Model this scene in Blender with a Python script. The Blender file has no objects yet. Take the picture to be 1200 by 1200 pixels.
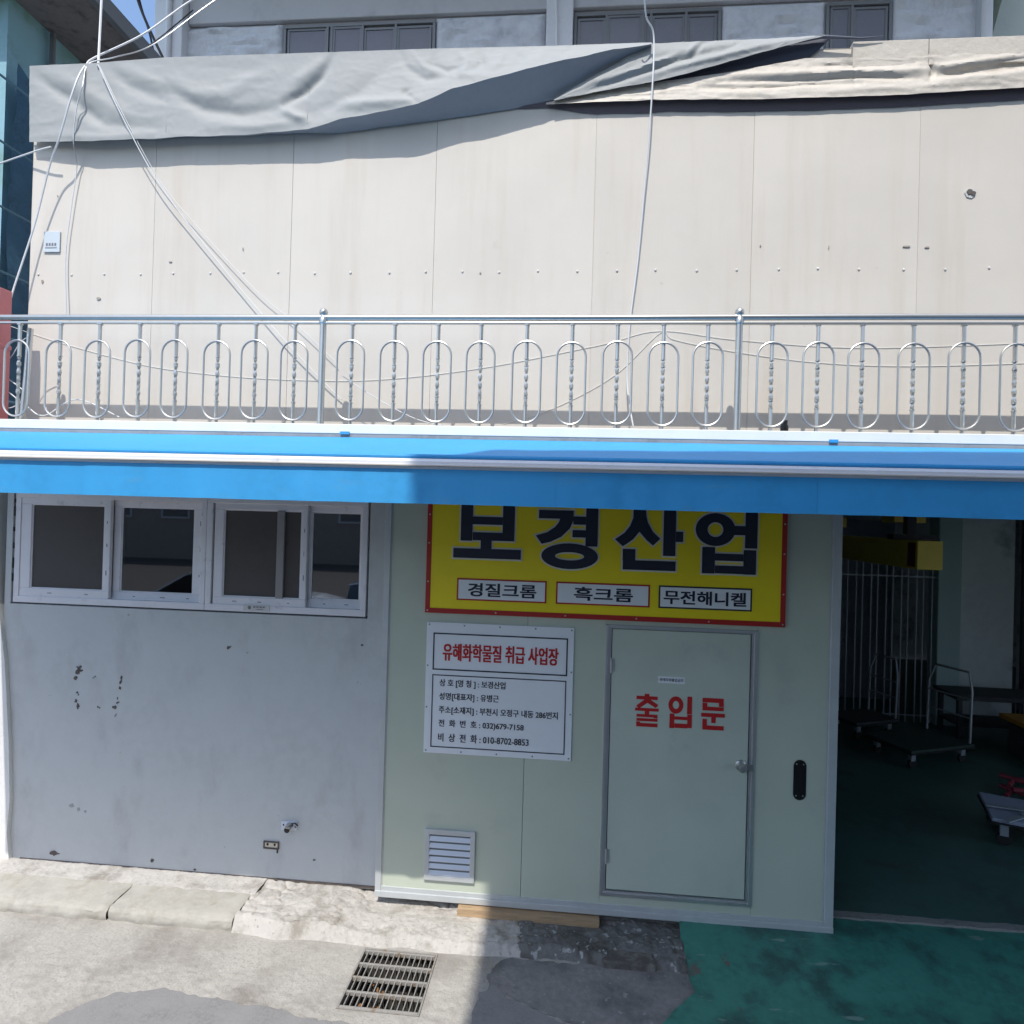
import bpy, bmesh, math, random
from mathutils import Vector, Matrix, noise
random.seed(7)
SC = bpy.context.scene
COL = SC.collection
R = math.radians

# ---------------------------------------------------------------- camera
H = 2.80                                   # camera height above the street
F_PX, YAW, PITCH, ROLL = 760.0, 0.09074, 0.00697, -0.0280
fwd = Vector((-math.sin(YAW)*math.cos(PITCH), math.cos(YAW)*math.cos(PITCH), math.sin(PITCH)))
rt = Vector((math.cos(YAW), math.sin(YAW), 0)); up = rt.cross(fwd)
rt2 = math.cos(ROLL)*rt - math.sin(ROLL)*up; up2 = math.sin(ROLL)*rt + math.cos(ROLL)*up
cd = bpy.data.cameras.new('camera'); cam = bpy.data.objects.new('camera', cd); COL.objects.link(cam)
cd.sensor_width = 36; cd.lens = F_PX/1200*36; cd.clip_start = .05; cd.clip_end = 500
cam.matrix_world = Matrix(((rt2.x, up2.x, -fwd.x, 0), (rt2.y, up2.y, -fwd.y, 0), (rt2.z, up2.z, -fwd.z, H), (0, 0, 0, 1)))
SC.camera = cam

# ---------------------------------------------------------------- light
SUN = Vector((.12, 1, -1.6)).normalized()
w = bpy.data.worlds.new('World'); SC.world = w; w.use_nodes = True
nt = w.node_tree; bg = nt.nodes['Background']
sky = nt.nodes.new('ShaderNodeTexSky'); sky.sky_type = 'NISHITA'; sky.sun_disc = False
sky.sun_elevation = math.asin(-SUN.z); sky.sun_rotation = R(187)
sky.air_density = 1.0; sky.dust_density = 1.1; sky.ozone_density = 1.5
nt.links.new(sky.outputs[0], bg.inputs[0]); bg.inputs[1].default_value = .15
sl = bpy.data.lights.new('sun', 'SUN'); sl.energy = 2.25; sl.angle = R(.35); sl.color = (1, .965, .9)
so = bpy.data.objects.new('sun', sl); COL.objects.link(so); so.location = (0, -6, 14)
so.rotation_euler = SUN.to_track_quat('-Z', 'Y').to_euler()
SC.view_settings.view_transform = 'Standard'; SC.view_settings.look = 'None'
SC.view_settings.exposure = .88; SC.view_settings.gamma = 1; SC.view_settings.use_curve_mapping = False
SC.render.engine = 'CYCLES'
SC.cycles.max_bounces = 8; SC.cycles.transparent_max_bounces = 12

# ---------------------------------------------------------------- helpers
def at(px, py, Y):
    """survey helper: reading of the photograph -> point on the real plane at depth Y"""
    d = rt2*((px-600)/F_PX) - up2*((py-600)/F_PX) + fwd
    t = Y/d.y
    return Vector((d.x*t, Y, H + d.z*t))

def interp(tab, x):
    if x <= tab[0][0]: return tab[0][1]
    for (a, b), (c, d) in zip(tab, tab[1:]):
        if x <= c: return b + (d-b)*(x-a)/(c-a)
    return tab[-1][1]

class MB:
    def __init__(s): s.v = []; s.f = []; s.smooth = False
    def add(s, vs, fs):
        n = len(s.v); s.v += [tuple(v) for v in vs]; s.f += [tuple(i+n for i in f) for f in fs]; return s
    def box(s, x0, x1, y0, y1, z0, z1, bev=0):
        if bev:
            b = bev
            # chamfered in all axes through hull of inset corners
            bm = bmesh.new(); bmesh.ops.create_cube(bm, size=1)
            for v in bm.verts:
                v.co = Vector(((x0+x1)/2+v.co.x*(x1-x0), (y0+y1)/2+v.co.y*(y1-y0), (z0+z1)/2+v.co.z*(z1-z0)))
            bmesh.ops.bevel(bm, geom=bm.edges[:], offset=b, segments=2, affect='EDGES', profile=.5)
            bm.verts.index_update()
            s.add([v.co for v in bm.verts], [[v.index for v in f.verts] for f in bm.faces]); bm.free(); return s
        vs = [(x, y, z) for z in (z0, z1) for y in (y0, y1) for x in (x0, x1)]
        return s.add(vs, [(0, 2, 3, 1), (4, 5, 7, 6), (0, 1, 5, 4), (2, 6, 7, 3), (0, 4, 6, 2), (1, 3, 7, 5)])
    def prism(s, poly, y0, y1):
        """poly in (x,z) counter-clockwise seen from -Y, extruded y0..y1"""
        n = len(poly)
        vs = [(x, y0, z) for x, z in poly] + [(x, y1, z) for x, z in poly]
        return s.add(vs, [tuple(range(n)), tuple(range(2*n-1, n-1, -1))] + [(i, i+n, (i+1) % n+n, (i+1) % n) for i in range(n)])
    def prismx(s, poly, x0, x1):
        """poly in (y,z) extruded along x"""
        n = len(poly)
        vs = [(x0, y, z) for y, z in poly] + [(x1, y, z) for y, z in poly]
        return s.add(vs, [tuple(range(n)), tuple(range(2*n-1, n-1, -1))] + [(i, i+n, (i+1) % n+n, (i+1) % n) for i in range(n)])
    def prismz(s, poly, z0, z1):
        n = len(poly)
        vs = [(x, y, z0) for x, y in poly] + [(x, y, z1) for x, y in poly]
        return s.add(vs, [tuple(range(n-1, -1, -1)), tuple(range(n, 2*n))] + [(i, (i+1) % n, (i+1) % n+n, i+n) for i in range(n)])
    def tube(s, pts, r, n=8, closed=False, cap=True):
        pts = [Vector(p) for p in pts]; m = len(pts); rings = []
        rr = r if isinstance(r, (list, tuple)) else [r]*m
        prev = None
        for i, p in enumerate(pts):
            if closed: t = (pts[(i+1) % m]-pts[i-1]).normalized()
            else: t = (pts[min(i+1, m-1)]-pts[max(i-1, 0)]).normalized()
            if prev is None:
                a = Vector((0, 1, 0)) if abs(t.y) < .9 else Vector((1, 0, 0))
                u = t.cross(a).normalized()
            else: u = (prev - t*prev.dot(t)).normalized()
            prev = u; q = t.cross(u)
            rings.append([p+(u*math.cos(k*2*math.pi/n)+q*math.sin(k*2*math.pi/n))*rr[i] for k in range(n)])
        vs = [v for g in rings for v in g]; fs = []
        for i in range(m if closed else m-1):
            j = (i+1) % m
            for k in range(n):
                fs.append((i*n+k, i*n+(k+1) % n, j*n+(k+1) % n, j*n+k))
        if cap and not closed: fs += [tuple(range(n-1, -1, -1)), tuple(range((m-1)*n, m*n))]
        s.smooth = True
        return s.add(vs, fs)
    def lathe(s, c, prof, n=16, axis='z'):
        """prof: list of (r, h)"""
        c = Vector(c); vs = []
        for r, h in prof:
            for k in range(n):
                a = k*2*math.pi/n; x, y = r*math.cos(a), r*math.sin(a)
                vs.append(c + (Vector((x, y, h)) if axis == 'z' else Vector((x, -h, y)) if axis == 'y' else Vector((h, x, y))))
        fs = [(i*n+k, i*n+(k+1) % n, (i+1)*n+(k+1) % n, (i+1)*n+k) for i in range(len(prof)-1) for k in range(n)]
        fs += [tuple(range(n-1, -1, -1)), tuple(range((len(prof)-1)*n, len(prof)*n))]
        s.smooth = True
        return s.add(vs, fs)
    def grid(s, nx, ny, fn, skip=None):
        vs = [fn(i/nx, j/ny) for j in range(ny+1) for i in range(nx+1)]
        fs = []
        for j in range(ny):
            for i in range(nx):
                if skip and skip((i+.5)/nx, (j+.5)/ny): continue
                a = j*(nx+1)+i; fs.append((a, a+1, a+nx+2, a+nx+1))
        s.smooth = True
        return s.add(vs, fs)

def root_loc(p):
    while p.parent: p = p.parent
    return p.location.copy()

def props(o, label=None, cat=None, group=None, kind=None):
    if label: o['label'] = label
    if cat: o['category'] = cat
    if group: o['group'] = group
    if kind: o['kind'] = kind
    return o

SPLIT = {'scuff_mark', 'flaked_paint', 'stain', 'sign_screw', 'border_screw', 'screw', 'bracket_screw', 'box_hole', 'foam_scrap', 'ledge_scrap', 'wall_hole'}
TINY = {'film_print', 'sticker_print', 'plate_print'}
def components(mb):
    par = list(range(len(mb.v)))
    def fd(a):
        while par[a] != a: par[a] = par[par[a]]; a = par[a]
        return a
    for f in mb.f:
        for k in f[1:]: par[fd(k)] = fd(f[0])
    gr = {}
    for f in mb.f: gr.setdefault(fd(f[0]), []).append(f)
    out = []
    for fs in gr.values():
        ids = sorted({i for f in fs for i in f}); mp = {i: k for k, i in enumerate(ids)}
        m = MB(); m.smooth = mb.smooth; m.add([mb.v[i] for i in ids], [tuple(mp[i] for i in f) for f in fs]); out.append(m)
    return out

def obj(name, mb, mat, parent=None, base=None, sharp=True, **kw):
    if name in TINY: kw['kind'] = 'stuff'
    if name in SPLIT:
        cs = components(mb)
        if len(cs) > 1:
            for c in cs: o = obj1(name, c, mat, parent, base, **kw)
            return o
    return obj1(name, mb, mat, parent, base, **kw)

def obj1(name, mb, mat, parent=None, base=None, **kw):
    off = root_loc(parent) if parent else Vector(base or (0, 0, 0))
    me = bpy.data.meshes.new(name)
    me.from_pydata([(v[0]-off.x, v[1]-off.y, v[2]-off.z) for v in mb.v], [], mb.f)
    me.materials.append(mat)
    if mb.smooth:
        me.polygons.foreach_set('use_smooth', [True]*len(me.polygons))
        try: me.set_sharp_from_angle(angle=R(40))
        except Exception: pass
    me.update()
    o = bpy.data.objects.new(name, me); COL.objects.link(o)
    if parent: o.parent = parent
    else: o.location = off
    return props(o, **kw)

def thing(name, loc, label, cat, group=None):
    o = bpy.data.objects.new(name, None); COL.objects.link(o); o.location = loc; o.empty_display_size = .1
    return props(o, label, cat, group)

def place_copy(o, dx, dy=0, dz=0, parent=None):
    c = o.copy(); COL.objects.link(c); c.parent = parent if parent is not None else o.parent
    c.location = o.location + Vector((dx, dy, dz)); return c

# ---------------------------------------------------------------- materials
def mat(name, col, rough=.6, metal=0, var=.0, vscale=3, dirt=None, dscale=4, dlo=.5, dhi=.7, bump=0, bscale=60, bump2=0, b2scale=8,
        stretch=(1, 1, 1), dstretch=(1, 1, 1), spec=.5, fleck=None, fscale=90, fth=.62, chips=None, cscale=5, cth=.62, alpha=None, coat=0, orand=0, fst=(1, 1, 1)):
    m = bpy.data.materials.new(name); m.use_nodes = True; n = m.node_tree.nodes; l = m.node_tree.links
    b = n['Principled BSDF']; b.inputs['Roughness'].default_value = rough; b.inputs['Metallic'].default_value = metal
    b.inputs['Specular IOR Level'].default_value = spec
    if coat: b.inputs['Coat Weight'].default_value = coat
    geo = n.new('ShaderNodeNewGeometry')
    def mp(sc):
        v = n.new('ShaderNodeVectorMath'); v.operation = 'MULTIPLY'; v.inputs[1].default_value = sc
        l.new(geo.outputs['Position'], v.inputs[0]); return v.outputs[0]
    def noi(scale, st=(1, 1, 1), det=5, ro=.6):
        t = n.new('ShaderNodeTexNoise'); t.inputs['Scale'].default_value = scale; t.inputs['Detail'].default_value = det
        t.inputs['Roughness'].default_value = ro; l.new(mp(st), t.inputs['Vector']); return t.outputs[0]
    def ramp(x, lo, hi):
        r = n.new('ShaderNodeMapRange'); r.inputs[1].default_value = lo; r.inputs[2].default_value = hi; r.interpolation_type = 'SMOOTHSTEP'
        l.new(x, r.inputs[0]); return r.outputs[0]
    def mix(f, a, c, typ='MIX'):
        x = n.new('ShaderNodeMix'); x.data_type = 'RGBA'; x.blend_type = typ
        if isinstance(f, float): x.inputs[0].default_value = f
        else: l.new(f, x.inputs[0])
        for s_, v_ in ((6, a), (7, c)):
            if isinstance(v_, tuple): x.inputs[s_].default_value = (*v_, 1)
            else: l.new(v_, x.inputs[s_])
        return x.outputs[2]
    c = tuple(col)
    if var:
        lo = tuple(max(0, k*(1-var)) for k in col); hi = tuple(k*(1+var) for k in col)
        c = mix(ramp(noi(vscale, stretch), .3, .7), lo, hi)
        c = mix(ramp(noi(vscale*9, stretch), .35, .65), c, tuple(k*(1+var*.5) for k in col)) if var > .04 else c
    if dirt:
        c = mix(ramp(noi(dscale, dstretch, 8, .65), dlo, dhi), c, dirt)
    if chips:
        c = mix(ramp(noi(cscale, (1, 1, 1), 9, .68), cth, cth+.02), c, chips)
    if fleck:
        c = mix(ramp(noi(fscale, fst, 3, .5), fth, fth+.06), c, fleck)
    if orand:
        oi = n.new('ShaderNodeObjectInfo'); mr = n.new('ShaderNodeMapRange'); mr.inputs[3].default_value = 1-orand; mr.inputs[4].default_value = 1+orand*.5
        l.new(oi.outputs['Random'], mr.inputs[0]); cb_ = n.new('ShaderNodeCombineColor')
        for k in range(3): l.new(mr.outputs[0], cb_.inputs[k])
        c = mix(1.0, c, cb_.outputs[0], 'MULTIPLY')
    if isinstance(c, tuple): b.inputs['Base Color'].default_value = (*c, 1)
    else: l.new(c, b.inputs['Base Color'])
    prev = None
    for s_, sc, dist in ((bump, bscale, .002), (bump2, b2scale, .01)):
        if s_:
            bp = n.new('ShaderNodeBump'); bp.inputs['Strength'].default_value = s_; bp.inputs['Distance'].default_value = dist
            l.new(noi(sc, (1, 1, 1), 6), bp.inputs['Height'])
            if prev: l.new(prev, bp.inputs['Normal'])
            prev = bp.outputs[0]
    if prev: l.new(prev, b.inputs['Normal'])
    if alpha is not None: b.inputs['Alpha'].default_value = alpha
    return m

def glass_mat(name, tint=(.55, .6, .6), rough=.02):
    m = bpy.data.materials.new(name); m.use_nodes = True; n = m.node_tree.nodes; l = m.node_tree.links
    for x in list(n): n.remove(x)
    out = n.new('ShaderNodeOutputMaterial'); mx = n.new('ShaderNodeMixShader'); tr = n.new('ShaderNodeBsdfTransparent'); gl = n.new('ShaderNodeBsdfGlossy')
    tr.inputs[0].default_value = (*tint, 1); gl.inputs['Roughness'].default_value = rough; gl.inputs[0].default_value = (1, 1, 1, 1)
    fr = n.new('ShaderNodeFresnel'); fr.inputs[0].default_value = 2.1
    l.new(fr.outputs[0], mx.inputs[0]); l.new(tr.outputs[0], mx.inputs[1]); l.new(gl.outputs[0], mx.inputs[2]); l.new(mx.outputs[0], out.inputs[0])
    return m

M = {}
M['clad'] = mat('beige_cladding', (.635, .585, .515), .62, var=.035, vscale=1.1, dirt=(.56, .49, .405), dscale=1.5, dlo=.46, dhi=.92, dstretch=(4.2, 1, .32), bump=.12, bscale=140, bump2=.3, b2scale=2.6, orand=.035, chips=(.57, .52, .45), cscale=4, cth=.68)
M['seam'] = mat('panel_seam', (.56, .51, .45), .8)
M['bolt'] = mat('pale_bolt', (.62, .6, .57), .5, var=.2, vscale=9)
M['greywall'] = mat('grey_painted_render', (.54, .555, .555), .7, var=.06, vscale=1.3, dirt=(.45, .45, .455), dscale=2.2, dlo=.5, dhi=.8, dstretch=(1.6, 1, .8), bump=.35, bscale=110, bump2=.5, b2scale=4, fleck=(.33, .32, .31), fscale=24, fth=.74)
M['whitepaint'] = mat('white_render', (.75, .74, .72), .7, var=.05, dirt=(.5, .48, .45), dscale=6, dlo=.6, dhi=.8, bump=.3, bscale=60)
M['cap'] = mat('white_ledge_paint', (.8, .78, .76), .55, var=.04, vscale=4, dirt=(.55, .5, .46), dscale=9, dlo=.6, dhi=.82, bump=.15, bscale=80)
M['steel'] = mat('brushed_stainless', (.52, .515, .49), .36, .85, var=.06, vscale=20, bump=.05, bscale=200)
M['steeldull'] = mat('dull_stainless', (.6, .59, .57), .38, 1, var=.1, vscale=15)
M['awning'] = mat('blue_awning_fabric', (.028, .30, .62), .6, var=.07, vscale=2, dirt=(.07, .30, .54), dscale=5, dlo=.55, dhi=.8, bump=.25, bscale=420, bump2=.2, b2scale=6, dstretch=(1, 1, 3))
M['awnbar'] = mat('white_awning_bar', (.72, .72, .74), .4, var=.05, vscale=8, dirt=(.42, .42, .44), dscale=7, dlo=.58, dhi=.8)
M['tarp'] = mat('grey_tarpaulin', (.35, .36, .355), .68, spec=.3, var=.02, vscale=3, dirt=(.30, .31, .31), dscale=4, dlo=.55, dhi=.85, bump=.12, bscale=300, bump2=.12, b2scale=14)
M['tarpback'] = mat('tarpaulin_lining', (.29, .305, .33), .6, var=.05, bump2=.3, b2scale=12)
M['cream'] = mat('cream_tarpaulin', (.56, .51, .44), .55, var=.06, vscale=4, dirt=(.43, .37, .30), dscale=6, dlo=.52, dhi=.8, bump=.2, bscale=200, bump2=.5, b2scale=16)
M['panel'] = mat('grey_green_steel_panel', (.535, .575, .47), .42, var=.04, orand=.02, chips=(.33, .34, .30), cscale=7, cth=.735, vscale=1.4, dirt=(.45, .485, .41), dscale=2.4, dlo=.55, dhi=.85, bump=.05, bscale=120, bump2=.12, b2scale=2)
M['door'] = mat('pale_green_steel_door', (.55, .595, .50), .4, var=.04, chips=(.34, .35, .32), cscale=8, cth=.73, vscale=1.8, dirt=(.46, .49, .43), dscale=3, dlo=.56, dhi=.8, bump=.05, bscale=120, bump2=.1, b2scale=3)
M['alu'] = mat('mill_aluminium', (.6, .6, .6), .36, .75, var=.06, vscale=10, dirt=(.4, .4, .4), dscale=14, dlo=.6, dhi=.8)
M['aludark'] = mat('shadow_gasket', (.2, .22, .22), .6)
M['trim'] = mat('white_grey_trim', (.55, .57, .57), .4, .2, var=.04, vscale=7)
M['white'] = mat('white_sign_face', (.82, .83, .85), .45, var=.02)
M['yellow'] = mat('yellow_sign_face', (.92, .72, .008), .42, var=.04, vscale=2, bump=.04, bscale=200)
M['red'] = mat('sign_red', (.42, .017, .012), .45, var=.04)
M['textred'] = mat('red_letters', (.50, .014, .014), .5)
M['navy'] = mat('navy_letters', (.012, .014, .032), .45)
M['ink'] = mat('black_print', (.02, .022, .03), .5)
M['outline'] = mat('grey_letter_outline', (.70, .68, .60), .5)
M['upvc'] = mat('white_window_profile', (.80, .78, .81), .35, var=.03, vscale=6, dirt=(.4, .4, .45), dscale=9, dlo=.58, dhi=.8)
M['print'] = mat('film_print', (.2, .19, .22), .5)
M['glass'] = glass_mat('window_glass', (.35, .38, .4))
M['screen'] = mat('insect_screen', (.098, .088, .084), .75, var=.08, vscale=2, spec=.25)
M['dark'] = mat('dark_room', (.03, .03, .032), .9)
M['black'] = mat('black_plastic', (.012, .012, .013), .3)
M['vent'] = mat('white_louvre', (.66, .7, .78), .4, var=.03)
M['plast'] = mat('grey_rough_plaster', (.60, .62, .65), .85, var=.1, vscale=3, dirt=(.42, .44, .48), dscale=4, dlo=.5, dhi=.75, bump=.6, bscale=40, bump2=.9, b2scale=7)
M['plast2'] = mat('grey_smooth_beam', (.50, .51, .53), .85, var=.06, vscale=2, dirt=(.38, .38, .40), dscale=3, dlo=.55, dhi=.8, bump=.4, bscale=60)
M['pillar'] = mat('pale_pillar_paint', (.66, .67, .69), .8, var=.05, vscale=3, bump=.3, bscale=50)
M['soffit'] = mat('pale_soffit', (.62, .60, .58), .8, var=.1, vscale=4, dirt=(.25, .23, .22), dscale=6, dlo=.55, dhi=.75)
M['paneback'] = mat('blind_window_glass', (.15, .155, .18), .25, var=.08, vscale=5)
M['winframe'] = mat('old_aluminium_frame', (.2, .21, .22), .5, .3)
M['palegreen'] = mat('pale_green_wall', (.42, .52, .42), .8, var=.05, vscale=3, bump=.2)
M['darksoffit'] = mat('brown_grey_eave', (.19, .17, .165), .8, var=.18, vscale=3, dirt=(.09, .08, .085), dscale=7, dlo=.5, dhi=.7)
M['tealwall'] = mat('teal_grey_render', (.24, .42, .48), .8, var=.1, vscale=2, dirt=(.16, .3, .22), dscale=1.5, dlo=.45, dhi=.7)
M['net'] = mat('blue_debris_net', (.035, .10, .16), .7, var=.3, vscale=5, bump=.5, bscale=120, bump2=.5, b2scale=9)
M['pinkred'] = mat('faded_red_paint', (.62, .2, .2), .6, var=.1, vscale=9)
M['cablew'] = mat('white_cable', (.7, .7, .7), .5)
M['wirew'] = mat('off_white_wire', (.8, .78, .73), .6)
M['cablek'] = mat('black_cable', (.02, .02, .025), .5)
M['wood'] = mat('pine_plank', (.42, .29, .17), .75, var=.18, vscale=4, stretch=(1, 8, 8), dirt=(.25, .17, .1), dscale=7, dlo=.5, dhi=.75, dstretch=(1, 8, 8), bump=.4, bscale=60)
M['conc'] = mat('gutter_concrete', (.395, .372, .335), .9, var=.12, vscale=2.2, dirt=(.27, .245, .215), dscale=2.4, dlo=.42, dhi=.70, bump=1, bscale=95, bump2=1, b2scale=22, fleck=(.33, .305, .27), fscale=70, fth=.58)
M['kerbm'] = mat('kerb_concrete', (.41, .388, .34), .9, var=.12, vscale=3, dirt=(.33, .29, .23), dscale=5, dlo=.48, dhi=.72, bump=.8, bscale=70, bump2=.4, b2scale=18, fleck=(.37, .34, .30), fscale=60, fth=.64)
M['rubble'] = mat('broken_mortar', (.47, .44, .40), .92, var=.18, vscale=4, dirt=(.3, .27, .23), dscale=5, dlo=.5, dhi=.7, bump=1, bscale=55, bump2=.9, b2scale=20, fleck=(.37, .34, .31), fscale=40, fth=.62)
M['asph'] = mat('grey_asphalt', (.235, .228, .222), .92, var=.14, vscale=6, bump=1, bscale=130, bump2=.3, b2scale=20, fleck=(.29, .28, .27), fscale=220, fth=.6)
M['road'] = mat('street_asphalt', (.085, .083, .083), .92, var=.15, vscale=.8, bump=.8, bscale=110, fleck=(.13, .13, .125), fscale=120, fth=.6)
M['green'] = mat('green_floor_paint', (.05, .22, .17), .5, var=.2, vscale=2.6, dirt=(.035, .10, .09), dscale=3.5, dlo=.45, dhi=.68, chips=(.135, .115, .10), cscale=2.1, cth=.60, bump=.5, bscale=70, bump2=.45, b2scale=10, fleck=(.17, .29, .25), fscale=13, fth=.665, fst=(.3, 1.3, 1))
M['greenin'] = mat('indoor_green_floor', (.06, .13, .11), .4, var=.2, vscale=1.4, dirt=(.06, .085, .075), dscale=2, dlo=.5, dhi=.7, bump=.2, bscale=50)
M['thresh'] = mat('bare_threshold', (.24, .24, .22), .9, var=.2, vscale=6, bump=.8, bscale=60)
M['iron'] = mat('galvanised_grate', (.36, .34, .31), .6, .3, var=.15, vscale=12, dirt=(.25, .17, .1), dscale=12, dlo=.52, dhi=.7, bump=.3, bscale=90)
M['pit'] = mat('drain_pit_concrete', (.05, .045, .04), .95, var=.3, vscale=12)
M['leafm'] = mat('dry_leaves', (.25, .12, .05), .8, var=.3, vscale=20)
M['bench'] = mat('dark_bench_steel', (.05, .055, .06), .7, var=.2)
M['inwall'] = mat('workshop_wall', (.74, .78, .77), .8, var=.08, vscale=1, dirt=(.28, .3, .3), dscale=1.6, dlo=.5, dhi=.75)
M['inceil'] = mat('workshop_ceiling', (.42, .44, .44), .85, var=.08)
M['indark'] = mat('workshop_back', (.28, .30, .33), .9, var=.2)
M['crane'] = mat('yellow_crane_paint', (.85, .60, .09), .45, var=.08, vscale=5)
M['cranered'] = mat('crane_red_mark', (.2, .03, .02), .5)
M['bars'] = mat('galvanised_tube', (.36, .39, .43), .5, .2, var=.1)
M['orange'] = mat('orange_board', (.55, .24, .03), .6, var=.1, vscale=7)
M['crimson'] = mat('crimson_straps', (.3, .04, .06), .6, var=.2, vscale=9)
M['bluegrey'] = mat('blue_grey_deck', (.36, .4, .5), .5, var=.1, vscale=7)
M['tyre'] = mat('rubber', (.02, .02, .02), .7)
M['scar'] = mat('flaked_paint_scar', (.11, .09, .08), .9, var=.3, vscale=30)
M['opp'] = mat('opposite_building_render', (.35, .34, .33), .85, var=.06)
M['carpaint'] = mat('silver_car_paint', (.55, .57, .6), .3, .4, coat=.6)
M['carglass'] = mat('car_glass', (.02, .022, .025), .06)

# ================================================================ the setting
def fbm(x, y, s, o=4, seed=0.):
    return noise.fractal(Vector((x*s+seed, y*s+seed*.7, seed)), 1.0, 2.0, o)

GR = (-1.245, -.765, 3.575, 4.095)           # grate opening x0,x1,y0,y1
# street and gutter apron
obj('ground', MB().box(-60, 60, -60, 60, -1.2, -.9), M['road'], kind='structure')
obj('street', MB().grid(60, 60, lambda u, v: (-30+60*u, -30+32.62*v, -.003)), M['road'], kind='structure')

def apron_z(x, y):
    z = .004*fbm(x, y, 1.4, 3, 3.1)
    rough = max(0, min(1, (4.02-y)*2.2)) * (0.4+.6*max(0, min(1, .5+1.2*fbm(x, y, .9, 2, 8))))
    z += .011*rough*max(-.4, fbm(x, y, 24, 3, 5.))
    z += .002*fbm(x, y, 40, 2, 1.)
    d = max(GR[0]-x, x-GR[1], GR[2]-y, y-GR[3])
    if d < .1: z *= max(0, d)/.1
    return z
X0, X1, Y0, Y1 = -5.6, 6.4, 2.6, 4.22
def apron(u, v):
    x, y = X0+(X1-X0)*u, Y0+(Y1-Y0)*v
    # snap the grid to the grate opening
    for g in GR[:2]:
        if abs(x-g) < .0076: x = g
    for g in GR[2:]:
        if abs(y-g) < .0076: y = g
    return (x, y, apron_z(x, y))
obj('gutter_concrete', MB().grid(800, 108, apron, lambda u, v: GR[0] < X0+(X1-X0)*u < GR[1] and GR[2] < Y0+(Y1-Y0)*v < GR[3]), M['conc'], kind='structure')

# ragged asphalt patches lying on the concrete
def ragged_sheet(name, poly, zf, m, seed, amp=.02, th=.012, **kw):
    pts = []
    n = len(poly)
    for i in range(n):
        a, b = Vector(poly[i]), Vector(poly[(i+1) % n]); L = (b-a).length; k = max(1, int(L/.018))
        nrm = Vector((-(b-a).y, (b-a).x)).normalized()
        for j in range(k):
            p = a+(b-a)*(j/k); o = amp*(fbm(p.x, p.y, 5, 4, seed)+.6*fbm(p.x, p.y, 21, 5, seed)) if L < 3.2 else 0
            pts.append(p+nrm*o)
    bm = bmesh.new(); vs = [bm.verts.new((p.x, p.y, 0)) for p in pts]; f = bm.faces.new(vs)
    bmesh.ops.triangulate(bm, faces=[f]); 
    for it in range(4):
        es = [e for e in bm.edges if e.calc_length() > .12]
        if not es: break
        bmesh.ops.subdivide_edges(bm, edges=es, cuts=1); bmesh.ops.triangulate(bm, faces=bm.faces[:])
    if bm.faces and sum(f.normal.z for f in bm.faces) < 0: bmesh.ops.reverse_faces(bm, faces=bm.faces[:])
    for v in bm.verts: v.co.z = zf(v.co.x, v.co.y)+th
    edge = [e for e in bm.edges if e.is_boundary]
    r = bmesh.ops.extrude_edge_only(bm, edges=edge)
    for v in [g for g in r['geom'] if isinstance(g, bmesh.types.BMVert)]: v.co.z -= th+.02
    mb = MB(); bm.verts.index_update(); mb.add([v.co for v in bm.verts], [[v.index for v in f.verts] for f in bm.faces]); bm.free()
    return obj(name, mb, m, **kw)
apz = lambda x, y: .004*fbm(x, y, 1.4, 3, 3.1)
ragged_sheet('asphalt_patch', [(-3.0, 2.65), (-1.0, 2.65), (-.72, 3.33), (-1.15, 3.47), (-1.5, 3.50), (-1.75, 3.53), (-2.1, 3.56), (-2.38, 3.56), (-2.62, 3.44), (-2.74, 3.25)], apz, M['asph'], 2.2, .03, .012, kind='structure')
ragged_sheet('asphalt_patch', [(-.55, 2.65), (.40, 2.65), (.5, 3.2), (.46, 3.52), (.2, 3.60), (-.02, 3.66), (-.2, 3.74), (-.38, 3.86), (-.47, 3.80), (-.45, 3.5)], apz, M['asph'], 6.2, .03, .0065, kind='structure')

# kerb stones on the left and worn mortar on the right of them
def stone(x0, x1, seed, wear=.013, zt=.088):
    """a precast kerb stone: front face, worn arris and top"""
    prof = [(4.135, -.03), (4.128, zt*.35), (4.136, zt*.72), (4.15, zt*.93), (4.175, zt), (4.28, zt+.006), (4.40, zt+.013)]
    mb = MB(); n = int((x1-x0)/.02)
    def fn(u, v):
        x = x0+(x1-x0)*u; k = v*(len(prof)-1); i = min(int(k), len(prof)-2); t = k-i
        y = prof[i][0]*(1-t)+prof[i+1][0]*t; z = prof[i][1]*(1-t)+prof[i+1][1]*t
        e = min(u, 1-u)*(x1-x0); r = max(0, 1-e/.012)*.008
        d = fbm(x, y+z, 9, 4, seed)
        y += r + wear*d*(1 if v < .7 else .2); z -= (r+wear*.9*abs(d))*(1 if v > .3 else 0)
        return (x, y, z)
    mb.grid(n, 24, fn)
    vs = len(mb.v)
    mb.box(x0+.004, x1-.004, 4.17, 4.40, -.03, zt*.85)
    return mb
kerb = thing('kerb', (-3.5, 4.2, 0), 'sunlit pale concrete kerb stones below the grey wall', 'kerb'); kerb['kind'] = 'structure'; del kerb['category']
for i, (a, b) in enumerate(((-5.3, -4.12), (-4.11, -3.05), (-3.042, -2.165))):
    obj('kerb_stone', stone(a, b, 3.3+i*5), M['kerbm'], kerb)

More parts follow.
